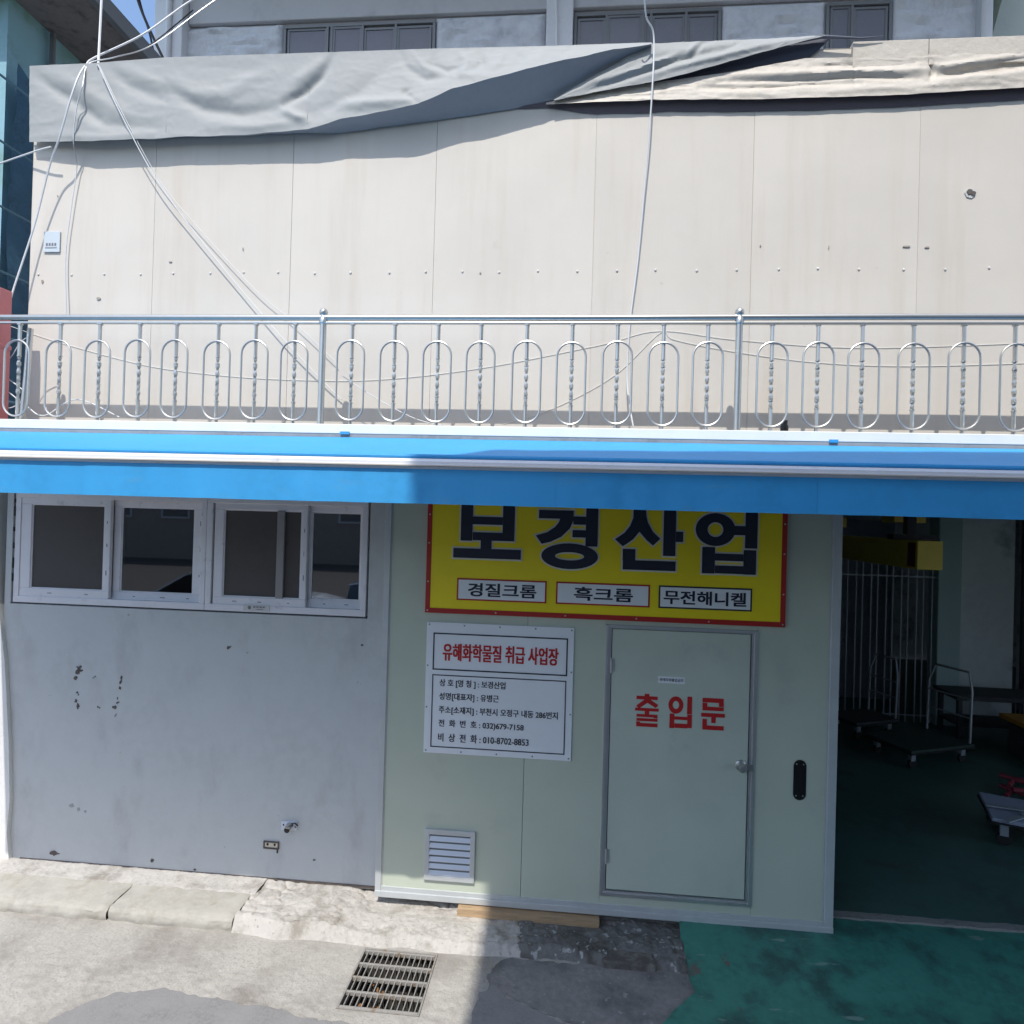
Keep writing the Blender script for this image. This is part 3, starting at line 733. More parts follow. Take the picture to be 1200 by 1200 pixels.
# ---------------------------------------------------------------- white information sign
si = thing('information_sign', (-.47, 4.49, 1.59), 'white notice board with red heading and five black printed lines', 'sign')
obj('sign_plate', MB().box(-.985, .045, 4.489, 4.4975, 1.130, 2.045, .0015), M['white'], si)
g = MB()
def outl(mb, x0, x1, z0, z1, w_, y): frame(mb, x0, x1, z0, z1, w_, y, y+.001, 0)
outl(g, -.937, .004, 1.712, 1.972, .0095, 4.4872); outl(g, -.937, .000, 1.172, 1.680, .0075, 4.4872)
obj('printed_frame', g, M['ink'], si)
obj('heading_text', text_mb('유해화학물질 취급 사업장', -.868, 1.780, -.058, 1.902, 4.4866, bold=.028), M['textred'], si)
rows = (('상 호 [명 칭 ] : 보경산업', -.884, -.420, 1.592), ('성명[대표자] : 유병근', -.884, -.463, 1.498), ('주소[소재지] : 부천시 오정구 내동 286번지', -.884, -.052, 1.404), ('전  화  번  호 : 032)679-7158', -.884, -.285, 1.310), ('비  상  전  화 : 010-8702-8853', -.884, -.248, 1.214))
for b_, x0, x1, z in rows:
    obj('printed_line', text_mb(b_, x0, z, x1, z+.058, 4.4866, bold=.02), M['ink'], si)
g = MB()
for k in range(5):
    for z in (1.147, 2.028): g.lathe((-.968+k*.249, 4.489, z), [(.0001, 0), (.006, 0), (.004, .002), (.0001, .0025)], 8, 'y')
for z in (1.45, 1.74):
    for x in (-.972, .032): g.lathe((x, 4.489, z), [(.0001, 0), (.006, 0), (.004, .002), (.0001, .0025)], 8, 'y')
obj('sign_screw', g, M['aludark'], si)

# ---------------------------------------------------------------- small wall fittings
f1 = thing('cable_bracket', (-1.99, 4.6, .49), 'pale pipe bracket with a black open pipe end low on the grey wall', 'bracket')
g = MB().box(-2.048, -1.93, 4.592, 4.600, .462, .528, .003); obj('bracket_plate', g, M['vent'], f1)
g = MB(); g.tube([(-1.985, 4.60, .50), (-1.985, 4.575, .496), (-1.986, 4.555, .485)], .024, 12); obj('pipe_stub', g, M['steeldull'], f1)
g = MB().lathe((-1.986, 4.552, .484), [(.0001, .003), (.021, .003), (.021, 0), (.0001, -.001)], 14, 'y'); obj('pipe_mouth', g, M['black'], f1)
g = MB(); g.tube([(-1.96, 4.585, .50), (-1.955, 4.57, .525), (-1.935, 4.57, .53), (-1.922, 4.585, .505)], .006, 6)
g.lathe((-2.03, 4.592, .50), [(.0001, 0), (.007, 0), (.0001, .003)], 8, 'y'); g.lathe((-1.94, 4.592, .49), [(.0001, 0), (.007, 0), (.0001, .003)], 8, 'y')
obj('bracket_screw', g, M['black'], f1)
f2 = thing('conduit_box', (-2.12, 4.6, .34), 'small rusty recessed box with two holes near the foot of the grey wall', 'box')
g = frame(MB(), -2.178, -2.062, .318, .372, .008, 4.588, 4.602, 0); obj('box_frame', g, M['scar'], f2)
g = MB().box(-2.171, -2.069, 4.594, 4.600, .325, .365); obj('box_plate', g, M['steeldull'], f2)
g = MB()
for x in (-2.147, -2.093): g.prism(blob(x, .350, .009, 0, 10, x), 4.592, 4.595)
g.box(-2.078, -2.070, 4.594, 4.600, .288, .318)
obj('box_hole', g, M['black'], f2)
# number plate on the upper wall
a, b = at(53, 272, 4.4), at(71, 296, 4.4)
f3 = thing('wall_plate', (a.x, 4.4, b.z), 'small pale blue metal plate at the left end of the beige wall', 'plate')
obj('plate_face', MB().box(a.x, b.x, 4.388, 4.397, b.z, a.z, .002), mat('pale_blue_plate', (.56, .62, .66), .5), f3)
g = MB()
for k in range(4): g.box(a.x+.02+k*.022, a.x+.034+k*.022, 4.3865, 4.3879, b.z+.045, b.z+.066)
g.box(a.x+.015, a.x+.105, 4.3865, 4.3879, b.z+.028, b.z+.034)
obj('plate_print', g, M['print'], f3)

# plank under the sliding panel
g = MB(); pl = [(-.71, .028), (.27, -.018), (.27, .052), (-.71, .085)]
g.prism([(-.705, .042), (.262, .040), (.266, .084), (-.705, .090)], 4.435, 4.53)
obj('wooden_plank', g, M['wood'], base=(-.7, 4.48, .04), label='short raw pine plank wedged under the sliding panel', cat='plank')

# ---------------------------------------------------------------- drain grate
dg = thing('drain_grate', (-1.0, 3.83, 0), 'rectangular steel storm drain grate in the sunlit gutter', 'drain grate')
g = MB(); x0, x1, y0, y1 = GR
t_ = .012
g.box(x0+.002, x0+t_, y0+.002, y1-.002, -.035, .004); g.box(x1-t_, x1-.002, y0+.002, y1-.002, -.035, .004)
g.box(x0+t_, x1-t_, y0+.002, y0+t_, -.035, .004); g.box(x0+t_, x1-t_, y1-t_, y1-.002, -.035, .004)
obj('grate_frame', g, M['iron'], dg)
cb = None
for k in range(5):
    y = y0+.022+(y1-y0-.044)*k/4
    if cb is None: cb = obj('cross_bar', MB().box(x0+t_+.001, x1-t_-.001, y-.007, y+.007, -.022, .0035, .002), M['iron'], dg)
    else: place_copy(cb, 0, (y1-y0-.044)*k/4)
bb = None
for k in range(13):
    x = x0+.034+(x1-x0-.068)*k/12
    if bb is None: bb = obj('bearing_bar', MB().box(x-.0032, x+.0032, y0+t_+.001, y1-t_-.001, -.03, -.001, .001), M['iron'], dg)
    else: place_copy(bb, (x1-x0-.068)*k/12)
g = MB(); d = -.55
g.add([(x0, y0, 0), (x1, y0, 0), (x1, y1, 0), (x0, y1, 0), (x0, y0, d), (x1, y0, d), (x1, y1, d), (x0, y1, d)], [(0, 1, 5, 4), (1, 2, 6, 5), (2, 3, 7, 6), (3, 0, 4, 7), (4, 5, 6, 7)])
obj('drain_pit', g, M['pit'], dg)
g = MB()
for k in range(14):
    x, y, a = random.uniform(x0+.03, x1-.03), random.uniform(y0+.05, y1-.03), random.uniform(0, 6); z = random.uniform(-.30, -.05); s_ = random.uniform(.015, .035)
    c, s2 = math.cos(a), math.sin(a)
    g.add([(x, y, z), (x+s_*c, y+s_*s2, z+.01), (x+s_*1.6*c-s_*.4*s2, y+s_*1.6*s2+s_*.4*c, z-.004), (x+s_*.7*c-s_*.8*s2, y+s_*.7*s2+s_*.8*c, z+.006)], [(0, 1, 2, 3)])
obj('fallen_leaves', g, M['leafm'], dg, kind='stuff')

# ================================================================ awning
aw = thing('blue_awning', (0, 3.9, 3.2), 'long bright blue fabric awning with white front bar over the ground floor', 'awning')
AX0, AX1 = -4.40, 5.2
def fabric(u, v):
    x = AX0+(AX1-AX0)*u; y = 3.955+(2.935-3.955)*v
    z = 3.268+(3.052-3.268)*v
    z += .010*math.sin(math.pi*v)*noise.noise(Vector((x*.8, y*1.4, 2)))+.004*math.sin(math.pi*v)*noise.noise(Vector((x*4, y*1.5, 7))) - .012*math.sin(math.pi*v)
    return (x, y, z)
fb = obj('canopy', MB().grid(260, 16, fabric), M['awning'], aw)
g = MB(); g.prismx([(2.955, 3.058), (2.885, 3.050), (2.876, 3.038), (2.876, 3.012), (2.890, 3.002), (2.955, 3.004)], AX0, AX1)
obj('front_bar', g, M['awnbar'], aw)
g = MB(); g.box(AX0, AX1, 2.866, 2.8765, 3.0165, 3.0215); obj('bar_groove', g, M['seam'], aw)
g = MB(); g.tube([(AX0, 2.915, 3.064), (AX1, 2.915, 3.064)], .010, 8); obj('fabric_roll', g, M['awning'], aw)
SM = [AX0, -3.43, -2.31, -1.19, -.07, 1.05, 2.17, 3.29, AX1]
for a, b in zip(SM, SM[1:]):
    def val(u, v, a=a, b=b):
        x = a+(b-a)*u; z = 3.004+(2.846-3.004)*v
        y = 2.886 - .008*v + .012*v*noise.noise(Vector((x*2.2, 0, 3)))+.006*v*noise.noise(Vector((x*11, z*.6, 5)))+.004*v*noise.noise(Vector((x*7, z*3, 3))) + .0015*math.sin(x*37)*v
        if a == AX0 or True: y += (.0012 if int((a+9)*10) % 2 else 0)
        z += (.004*noise.noise(Vector((x*1.1, 1, 1)))+.0015*noise.noise(Vector((x*8, 1, 1))))*v
        return (x, y, z)
    obj('valance', MB().grid(40, 8, val), M['awning'], aw)
g = MB(); g.tube([(AX0, 4.02, 3.225), (AX1, 4.02, 3.225)], .03, 12); obj('roller', g, M['awnbar'], aw)
arm0 = None
for x in (-3.6, -.4, 2.9):
    g = MB(); g.box(x, x+.035, 3.00, 4.2, 3.0, 3.03); 
    m_ = MB(); m_.add([(v[0], v[1], v[2]+(v[1]-2.9)*.16) for v in g.v], g.f)
    if arm0 is None: arm0 = obj('folding_arm', m_, M['awnbar'], aw); ax_ = x
    else: place_copy(arm0, x-ax_)

# ================================================================ railing
rl = thing('steel_railing', (0, 4.05, 3.352), 'stainless railing with ball topped posts and oval loop balusters on the white ledge', 'railing')
RY = 4.05
def bow(x): return RY
g = MB(); g.tube([(-4.6, RY, 4.052), (-2, RY, 4.050), (0, RY, 4.049), (2, RY, 4.055), (5, RY, 4.055)], .019, 12)
obj('top_rail', g, M['steel'], rl)
g = MB(); g.box(-4.6, 5, RY-.013, RY+.013, 4.008, 4.022, .003); obj('lower_rail', g, M['steel'], rl)
post = None
for x in (-1.626, .990, 3.60):
    if post is None:
        g = MB().lathe((x, RY, 3.352), [(.045, 0), (.045, .006), (.021, .010), (.021, .655), (.027, .662), (.027, .69), (.021, .70), (.021, .715)], 18)
        post = obj('post', g, M['steel'], rl); px0 = x
        g = MB().lathe((x, RY, 4.083), [(.0001, -.028), (.014, -.025), (.024, -.014), (.028, 0), (.024, .014), (.014, .025), (.0001, .028)], 18)
        ball = obj('ball_finial', g, M['steel'], post); ball.location = (0, 0, 0)
    else:
        c = place_copy(post, x-px0); place_copy(ball, 0, parent=c)
# balusters with a twisted bar in an oval loop
def twist_mb(x):
    mb = MB(); r = .0118
    mb.tube([(x, RY, 3.352), (x, RY, 3.50)], r, 8); mb.tube([(x, RY, 3.79), (x, RY, 4.014)], r, 8)
    n_ = 44; vs = []; fs = []
    for k in range(n_+1):
        t = k/n_; z = 3.50+.29*t; a = t*math.pi*3.0
        q = .0118+.0018*math.cos(t*math.pi*10)
        if t < .03 or t > .97: q = .008
        for i in range(4):
            b = a+math.pi/4+i*math.pi/2; vs.append((x+q*math.cos(b), RY+q*math.sin(b), z))
    for k in range(n_):
        for i in range(4): fs.append((k*4+i, k*4+(i+1) % 4, (k+1)*4+(i+1) % 4, (k+1)*4+i))
    mb.add(vs, fs)
    for z in (3.50, 3.545, 3.745, 3.79): mb.lathe((x, RY, z), [(.0001, -.005), (.0138, -.004), (.0138, .004), (.0001, .005)], 10)
    mb.box(x-.014, x+.014, RY-.012, RY+.012, 3.999, 4.012, .002)
    return mb
def loop_mb(x):
    pts = []; w_, zt, zb, r = .089, 3.895, 3.385, .089; n_ = 12
    for k in range(n_+1): a = math.pi*k/n_; pts.append((x+w_*math.cos(a), RY-.014, zt-r+r*math.sin(a)))
    for k in range(n_+1): a = math.pi+math.pi*k/n_; pts.append((x+w_*math.cos(a), RY-.014, zb+r+r*math.sin(a)))
    return MB().tube(pts, .0068, 8, closed=True)
BX = [-3.738, -3.442, -3.161, -2.878, -2.621, -2.332, -2.076, -1.811, -1.430, -1.150, -.868, -.594, -.303, -.020, .259, .539, .806, 1.186, 1.455, 1.711, 2.002, 2.285, 2.569, 2.86, 3.14, 3.42]
bl = None
for x in [-4.32, -4.03]+BX:
    if bl is None:
        bl = obj('baluster', twist_mb(x), M['steel'], rl); lp = obj('oval_loop', loop_mb(x), M['steel'], bl); bx0 = x
    else:
        c = place_copy(bl, x-bx0)
        c.rotation_euler = (0, 0, 0)
        l2 = place_copy(lp, random.uniform(-.004, .004), 0, random.uniform(-.004, .004), parent=c)
# steel pipe and red post behind the railing at the left end, stub bottle on the ledge
g = MB(); g.tube([(-3.775, 4.13, 3.352), (-3.75, 4.13, 3.7), (-3.735, 4.13, 4.00)], .019, 10)
obj('steel_pipe', g, M['steeldull'], base=(-3.77, 4.13, 3.352), label='short dull steel pipe standing at the left end of the ledge', cat='pipe')
g = MB(); g.box(-4.05, -3.925, 4.08, 4.18, 3.352, 4.27, .004); g.box(-4.055, -3.92, 4.075, 4.185, 3.86, 3.89, .004)
obj('red_post', g, M['pinkred'], base=(-3.98, 4.13, 3.352), label='faded red metal post at the left edge behind the railing', cat='post')
g = MB().lathe((1.292, 4.12, 3.352), [(.022, 0), (.024, .01), (.024, .05), (.018, .062), (.02, .085), (.0001, .086)], 12)
obj('pipe_stub', g, M['black'], base=(1.292, 4.12, 3.352), label='small black plastic stub on the ledge right of the second post', cat='pipe stub')
# low pipe lying on the ledge at the right of the second post
g = MB(); g.tube([(.74, 4.30, 3.372), (.96, 4.30, 3.374)], .018, 8)
obj('white_pipe', g, M['cablew'], base=(.75, 4.30, 3.36), label='short white pipe lying on the ledge behind the railing', cat='pipe')

# ================================================================ tarpaulins
def seg_d(p, a, b):
    ab = b-a; L2_ = ab.length_squared; t = max(0, min(1, (p-a).dot(ab)/L2_)); return (p-(a+ab*t)).length, t
def folds_at(folds, px, py):
    s = 0
    for pts, amp, sg in folds:
        best = 1e9; bt = .5; n_ = len(pts)-1
        for i in range(n_):
            d, t = seg_d(Vector((px, py)), Vector(pts[i]), Vector(pts[i+1]))
            if d < best: best = d; bt = (i+t)/n_
        s += amp*1.2*math.exp(-(best/(sg*.9))**2)*(math.sin(math.pi*min(1, max(0, bt*.9+.05)))**.6)
    return s
T_top = [(38, 80), (110, 77), (200, 70), (360, 65), (510, 60), (640, 57), (763, 53), (860, 50)]
T_edge = [(38, 169), (110, 168), (193, 164), (300, 160), (363, 154), (400, 142), (450, 134), (490, 125), (530, 107), (580, 94), (633, 80), (700, 65), (763, 55)]
T_u = [(38, 166), (193, 162), (300, 158), (363, 156), (400, 156), (533, 138), (600, 128), (650, 117), (727, 74), (763, 54)]
T_Y = [(38, 4.365), (110, 4.335), (300, 4.33), (363, 4.315), (400, 4.30), (480, 4.27), (560, 4.25), (633, 4.25), (700, 4.29), (763, 4.34)]
F1 = [([(40, 84), (62, 104), (84, 117), (118, 140)], -.022, 7), ([(60, 84), (90, 100), (118, 118), (150, 138)], .016, 9), ([(128, 80), (155, 104), (197, 120)], -.018, 7), ([(140, 78), (170, 92), (196, 104)], .014, 7),
      ([(200, 108), (240, 130), (285, 136), (332, 128)], -.020, 8), ([(200, 96), (230, 112), (270, 112), (318, 80)], .016, 9), ([(92, 128), (125, 148), (190, 152)], -.010, 7),
      ([(393, 66), (378, 92), (358, 110), (334, 124)], -.040, 5.5), ([(382, 72), (362, 88), (345, 100)], .018, 7), ([(335, 132), (350, 140), (362, 143)], .02, 5), ([(366, 138), (420, 112), (470, 70)], -.012, 9), ([(400, 125), (440, 124), (490, 120)], .022, 7),
      ([(470, 64), (480, 84), (500, 96), (525, 92)], -.014, 5), ([(484, 64), (498, 82), (512, 88)], .012, 4), ([(510, 66), (508, 78), (525, 86), (545, 80)], -.012, 4), ([(536, 64), (548, 74), (542, 90), (575, 92)], .012, 5), ([(560, 62), (566, 76), (552, 88)], -.012, 4.5), ([(590, 62), (585, 78), (575, 84)], .01, 5),
      ([(600, 62), (612, 72), (600, 84)], -.008, 5), ([(640, 60), (633, 70), (620, 76)], .009, 5), ([(670, 58), (660, 66)], -.008, 4), ([(490, 123), (475, 112), (480, 108)], -.012, 4), ([(60, 160), (120, 165), (180, 160)], .006, 5), ([(196, 78), (197, 160)], -.004, 2.5), ([(362, 74), (361, 150)], -.004, 2.5),
      ([(215, 78), (300, 84), (340, 70)], -.01, 8), ([(250, 150), (300, 152), (350, 146)], .010, 6)]
gt = thing('grey_tarpaulin', (-1.5, 4.3, 5.4), 'grey tarpaulin draped over the wall top from its left corner, lower edge billowing', 'tarpaulin')
NX, NF, NB = 420, 40, 8
def tarp1(u, v):
    px = 38+(763-38)*u; j = v*(2+NF)
    yt, ye = interp(T_top, px), interp(T_edge, px); Ye = interp(T_Y, px)
    wob = 1.2*noise.noise(Vector((px*.03, 0, 1)))
    top = at(px, yt+wob*.6, 4.375)
    if j < 1: return (top.x, 4.60, top.z-.02)
    if j < 2: return (top.x, 4.37, top.z+.002)
    t = (j-2)/NF
    py = yt+(ye+wob-yt)*t
    Y = 4.366-(4.366-Ye)*t**1.3
    e = at(px, py, Y)
    f = folds_at(F1, px, py)*math.sin(math.pi*min(1, t*.95+.05)*.5+.08)*(1 if t < .93 else 1-(t-.93)*6)
    cr = (1-abs(noise.noise(Vector((px*.016+py*.02, py*.045-px*.006, 11)))))**8*.0022 + (1-abs(noise.noise(Vector((px*.022-py*.05, py*.07+px*.012, 21)))))**22*.0022
    f += cr*min(1, t*4) + .0012*noise.noise(Vector((px*.16, py*.25, 3)))
    return (top.x*(1-t)+e.x*t if False else e.x, Y-.006-abs(f) if False else min(4.385, Y-.026-f), e.z)
obj('tarpaulin_front', MB().grid(NX, NF+2, tarp1), M['tarp'], gt)
def tarp1b(u, v):
    px = 38+(763-38)*u
    yt = interp(T_top, px); ye = interp(T_edge, px); yu = interp(T_u, px); Ye = interp(T_Y, px)
    wob = 1.2*noise.noise(Vector((px*.03, 0, 1)))
    a = Vector(tarp1(u, 1.0)); b = at(px, yu+wob, 4.388)
    p = a.lerp(b, v); p.z += .012*math.sin(math.pi*v)*noise.noise(Vector((px*.02, v*2, 4)))-.02*math.sin(math.pi*v)*min(1, (4.36-Ye)*4)
    return p
g = MB().grid(240, 8, tarp1b); obj('underside', g, M['tarpback'], gt)
gseam = MB()
for px in (197, 362):
    for k in range(1):
        pts = []
        for i in range(2, 14):
            t = i/14; Yb = 4.375-(4.375-interp(T_Y, px))*t**1.3
            py = interp(T_top, px)+(interp(T_edge, px)-interp(T_top, px))*t
            e = at(px, py, Yb); f = folds_at(F1, px, py)*math.sin(math.pi*min(1, t*.95+.05)*.5+.08)
            pts.append((e.x, min(4.38, Yb-.026-f)-.002, e.z))
        gseam.tube(pts, .0035, 5)
SPLIT.add('stitched_seam'); obj('stitched_seam', gseam, M['tarp'], gt)

# second, crumpled length of the grey tarpaulin
S_top = [(648, 117.5), (690, 93), (727, 72), (737, 60), (763, 52), (820, 49), (900, 46), (967, 42)]
S_bot = [(600, 128), (649, 118.2), (727, 103), (763, 97), (800, 88), (850, 74), (900, 60), (940, 49), (967, 43)]
F2 = [([(690, 108), (740, 90), (790, 72), (850, 56)], -.018, 4), ([(700, 98), (750, 82), (800, 60)], .014, 4), ([(740, 96), (790, 82), (850, 66), (900, 54)], .014, 4), ([(812, 66), (822, 52), (835, 48)], -.016, 3), ([(806, 62), (815, 52)], .012, 3), ([(760, 70), (800, 62)], -.01, 4), ([(840, 62), (870, 50)], -.008, 3.5), ([(650, 108), (700, 92), (740, 74)], .01, 5), ([(770, 90), (830, 74)], -.01, 3)]
def tarp2(u, v):
    px = 649+318*u; yt, yb = interp(S_top, px), interp(S_bot, px); py = yt+(yb-yt)*v
    q = at(px, py, 4.37-.03*math.sin(math.pi*min(v, .5))); 
    f = folds_at(F2, px, py)*math.sin(math.pi*min(1, .1+v*.9)) + (1-abs(noise.noise(Vector((px*.05+py*.06, py*.14, 31)))))**14*.0025
    return (q.x, min(4.384, q.y-.006-f), q.z+.001*math.sin(px*.2))
g2 = thing('crumpled_tarpaulin', (.9, 4.35, 5.6), 'light grey crumpled tarpaulin end lying between the big grey tarpaulin and the cream one', 'tarpaulin')
obj('tarpaulin_front', MB().grid(220, 20, tarp2), M['tarp'], g2)
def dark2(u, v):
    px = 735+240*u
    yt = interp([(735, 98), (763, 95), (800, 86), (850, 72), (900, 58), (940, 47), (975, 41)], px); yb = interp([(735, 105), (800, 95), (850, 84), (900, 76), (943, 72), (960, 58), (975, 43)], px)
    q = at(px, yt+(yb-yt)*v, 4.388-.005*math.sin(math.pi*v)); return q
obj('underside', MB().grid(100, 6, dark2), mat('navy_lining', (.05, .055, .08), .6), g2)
g = MB(); g.tube([tuple(at(px, py, 4.35)) for px, py in ((905, 53), (935, 49), (962, 43), (985, 44), (1010, 45), (1036, 42))], [.004, .008, .012, .009, .006, .002], 8)
obj('rolled_edge', g, mat('dark_rolled_edge', (.1, .11, .14), .6), g2)

C_top = [(640, 121), (700, 108), (763, 98), (800, 93), (850, 86), (900, 77), (943, 69), (1000, 68), (1100, 64), (1200, 60), (1300, 56)]
C_bot = [(640, 123), (700, 120), (800, 117), (880, 117), (960, 115), (1050, 112), (1100, 109), (1200, 103), (1300, 97)]
F3 = [([(820, 104), (900, 102), (960, 98), (1010, 98)], -.016, 3.5), ([(840, 96), (930, 94), (1000, 90), (1080, 92)], -.016, 3), ([(860, 88), (960, 86), (1050, 84), (1090, 82)], .012, 4), ([(1088, 70), (1094, 82), (1090, 92)], -.022, 3), ([(1095, 88), (1140, 82), (1200, 74), (1280, 66)], -.030, 5), ([(1100, 80), (1150, 72), (1200, 66)], .014, 4), ([(1000, 70), (1002, 104)], -.005, 2), ([(840, 112), (960, 108), (1090, 102), (1200, 96)], .012, 4), ([(950, 78), (1010, 76), (1070, 74)], -.012, 2.5), ([(1100, 96), (1200, 88)], .014, 5), ([(900, 109), (1000, 106)], -.006, 2)]
def cream(u, v):
    px = 640+660*u; yt, yb = interp(C_top, px), interp(C_bot, px)+.8*noise.noise(Vector((px*.04, 2, 2))); py = yt+(yb-yt)*v
    Y = 4.378-.022*v
    f = folds_at(F3, px, py)*math.sin(math.pi*min(1, .06+v*.95))
    q = at(px, py, Y); f += (1-abs(noise.noise(Vector((px*.010+py*.03, py*.12, 41)))))**14*.0035; return (q.x, min(4.386, Y-.006-f+.003*noise.noise(Vector((px*.07, py*.2, 8)))), q.z)
ct = thing('cream_tarpaulin', (2.0, 4.35, 5.6), 'long wrinkled cream tarpaulin along the top right of the beige wall', 'tarpaulin')
obj('tarpaulin_front', MB().grid(420, 22, cream), M['cream'], ct)
def shadow_strip(u, v):
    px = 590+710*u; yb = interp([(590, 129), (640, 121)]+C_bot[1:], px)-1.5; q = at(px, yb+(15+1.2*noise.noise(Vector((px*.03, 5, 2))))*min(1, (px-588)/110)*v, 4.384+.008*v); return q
obj('painted_shadow_strip', MB().grid(200, 3, shadow_strip), mat('plum_shadow_paint', (.12, .10, .11), .8), ct)  # shadow under the cream sheet, painted as a dark plum strip
# coping sheet on the wall top at the right
a = at(1000, 48, 4.37); b = at(1340, 35, 4.37)
for xa, xb in ((a.x, at(1089, 50, 4.37).x-.002), (at(1089, 50, 4.37).x+.002, at(1210, 50, 4.37).x), (at(1210, 50, 4.37).x+.004, 5.3)):
    obj('coping_sheet', MB().box(xa, xb, 4.370, 4.64, 5.78, 5.948, .003), M['cream'], shop)

# ================================================================ cables
def cable(name, pts, r, m, label, cat='cable', sag=0):
    P_ = []
    pts = [Vector(p) for p in pts]
    for i in range(len(pts)-1):                         # catmull-rom
        p0, p1, p2, p3 = pts[max(0, i-1)], pts[i], pts[i+1], pts[min(len(pts)-1, i+2)]
        for k in range(8):
            t = k/8
            P_.append(.5*((2*p1)+(p2-p0)*t+(2*p0-5*p1+4*p2-p3)*t*t+(3*p1-p0-3*p2+p3)*t**3))
    P_.append(pts[-1])
    return obj(name, MB().tube(P_, r, 6), m, base=tuple(pts[0]), label=label, cat=cat)
A = lambda l: [at(*q) for q in l]
cable('white_cable', A([(121, -40, 4.6), (119, 0, 4.55), (117, 40, 4.5), (115.5, 70, 4.43), (115, 78, 4.33)]), .0085, M['cablew'], 'thick white cable rising straight up from the tarpaulin corner into the sky')
cable('white_cable', A([(115, 76, 4.29), (140, 130, 4.28), (180, 205, 4.32), (225, 268, 4.35), (275, 330, 4.36), (330, 395, 4.36), (372, 440, 4.37), (400, 468, 4.38)]), .0036, M['cablew'], 'thin white cable slanting down right from the tarpaulin over the beige wall')
cable('white_cable', A([(117, 78, 4.29), (150, 145, 4.30), (190, 215, 4.355), (240, 275, 4.365), (300, 340, 4.37), (345, 378, 4.37), (395, 425, 4.37)]), .0024, M['cablew'], 'thinner strand running just above the slanting white cable on the beige wall')
cable('grey_cable', A([(290, -36, 5.4), (225, 0, 5.1), (168, 40, 4.8), (112, 67, 4.5), (101, 76, 4.36), (92, 90, 4.27), (82, 118, 4.24), (70, 160, 4.26), (58, 195, 4.3), (40, 265, 4.33), (14, 345, 4.3), (2, 395, 4.25)]), .0068, M['cablew'], 'pale cable coming from the upper right and bending down over the left wall corner')
cable('thin_cable', A([(330, -52, 5.4), (245, 5, 5.1), (180, 52, 4.8), (135, 67, 4.5), (104, 75, 4.36), (97, 100, 4.30), (90, 125, 4.30), (86, 165, 4.31), (90, 195, 4.365), (84, 240, 4.375), (77, 300, 4.375), (78, 370, 4.37)]), .004, M['steeldull'], 'thin grey wire hanging down the left end of the beige wall')
cable('thin_cable', A([(-30, 202, 4.5), (10, 188, 4.4), (45, 176, 4.32), (60, 172, 4.3)]), .006, M['cablew'], 'pale wire reaching the tarpaulin corner from the left')
cable('white_cable', A([(754, -30, 4.1), (757, 18, 4.2), (766, 42, 4.28), (764, 110, 4.27), (757, 200, 4.32), (748, 300, 4.36), (738, 380, 4.37), (735, 440, 4.37), (737, 470, 4.33), (742, 500, 4.28)]), .0052, M['cablew'], 'white cable with a kink hanging down the middle of the beige wall')
cable('thin_cable', A([(-20, 370, 4.3965), (40, 392, 4.3965), (100, 410, 4.3965), (180, 430, 4.3965), (260, 440, 4.3965), (340, 445, 4.3965), (440, 445, 4.3965), (560, 432, 4.3965), (700, 405, 4.3965), (772, 388, 4.3965), (860, 398, 4.3965), (980, 407, 4.3965), (1100, 406, 4.3965), (1240, 400, 4.3965)]), .0016, M['wirew'], 'upper of two thin white wires strung behind the railing')
cable('thin_cable', A([(590, 497, 4.3965), (650, 478, 4.3965), (720, 440, 4.3965), (774, 390, 4.3965), (790, 398, 4.3965), (860, 412, 4.3965), (960, 425, 4.3965), (1080, 429, 4.3965), (1240, 424, 4.3965)]), .0016, M['wirew'], 'lower thin white wire rising to a baluster behind the railing')
cable('thin_cable', A([(402, 441, 4.25), (440, 466, 4.25), (485, 490, 4.22), (520, 499, 4.2)]), .003, M['cablew'], 'short slack wire drooping right of the first railing post')
cable('thin_cable', A([(4, 440, 4.2), (30, 462, 4.2), (12, 478, 4.18), (-8, 468, 4.18), (2, 455, 4.2), (30, 475, 4.15), (52, 487, 4.12), (90, 468, 4.2), (140, 489, 4.2)]), .004, M['cablew'], 'tangled white wire at the left foot of the railing')
cable('thin_cable', A([(0, 372, 4.2), (8, 420, 4.2), (25, 400, 4.2), (38, 393, 4.2)]), .003, M['cablew'], 'thin white loop of wire over the red post')
cable('black_cable', A([(152, -30, 5.9), (165, 10, 6.0), (180, 45, 6.1), (199, 84, 6.2)]), .014, M['cablek'], 'black cable under the pale eave, the right one of two')
cable('black_cable', A([(156, -30, 5.95), (166, 10, 6.05), (176, 42, 6.15), (184, 84, 6.25)]), .011, M['cablek'], 'black cable under the pale eave, the left one of two')
cable('thin_cable', A([(135, 70, 5.8), (150, 66, 5.8), (172, 55, 5.9), (195, 38, 6.1), (226, 12, 6.3)]), .006, M['cablek'], 'dark slack wire between the brown eave and the rear building')
cable('white_cable', A([(651, -20, 6.35), (652, 30, 6.36), (652, 70, 6.37)]), .012, M['cablew'], 'white cable down the pale pilaster between the rear windows')

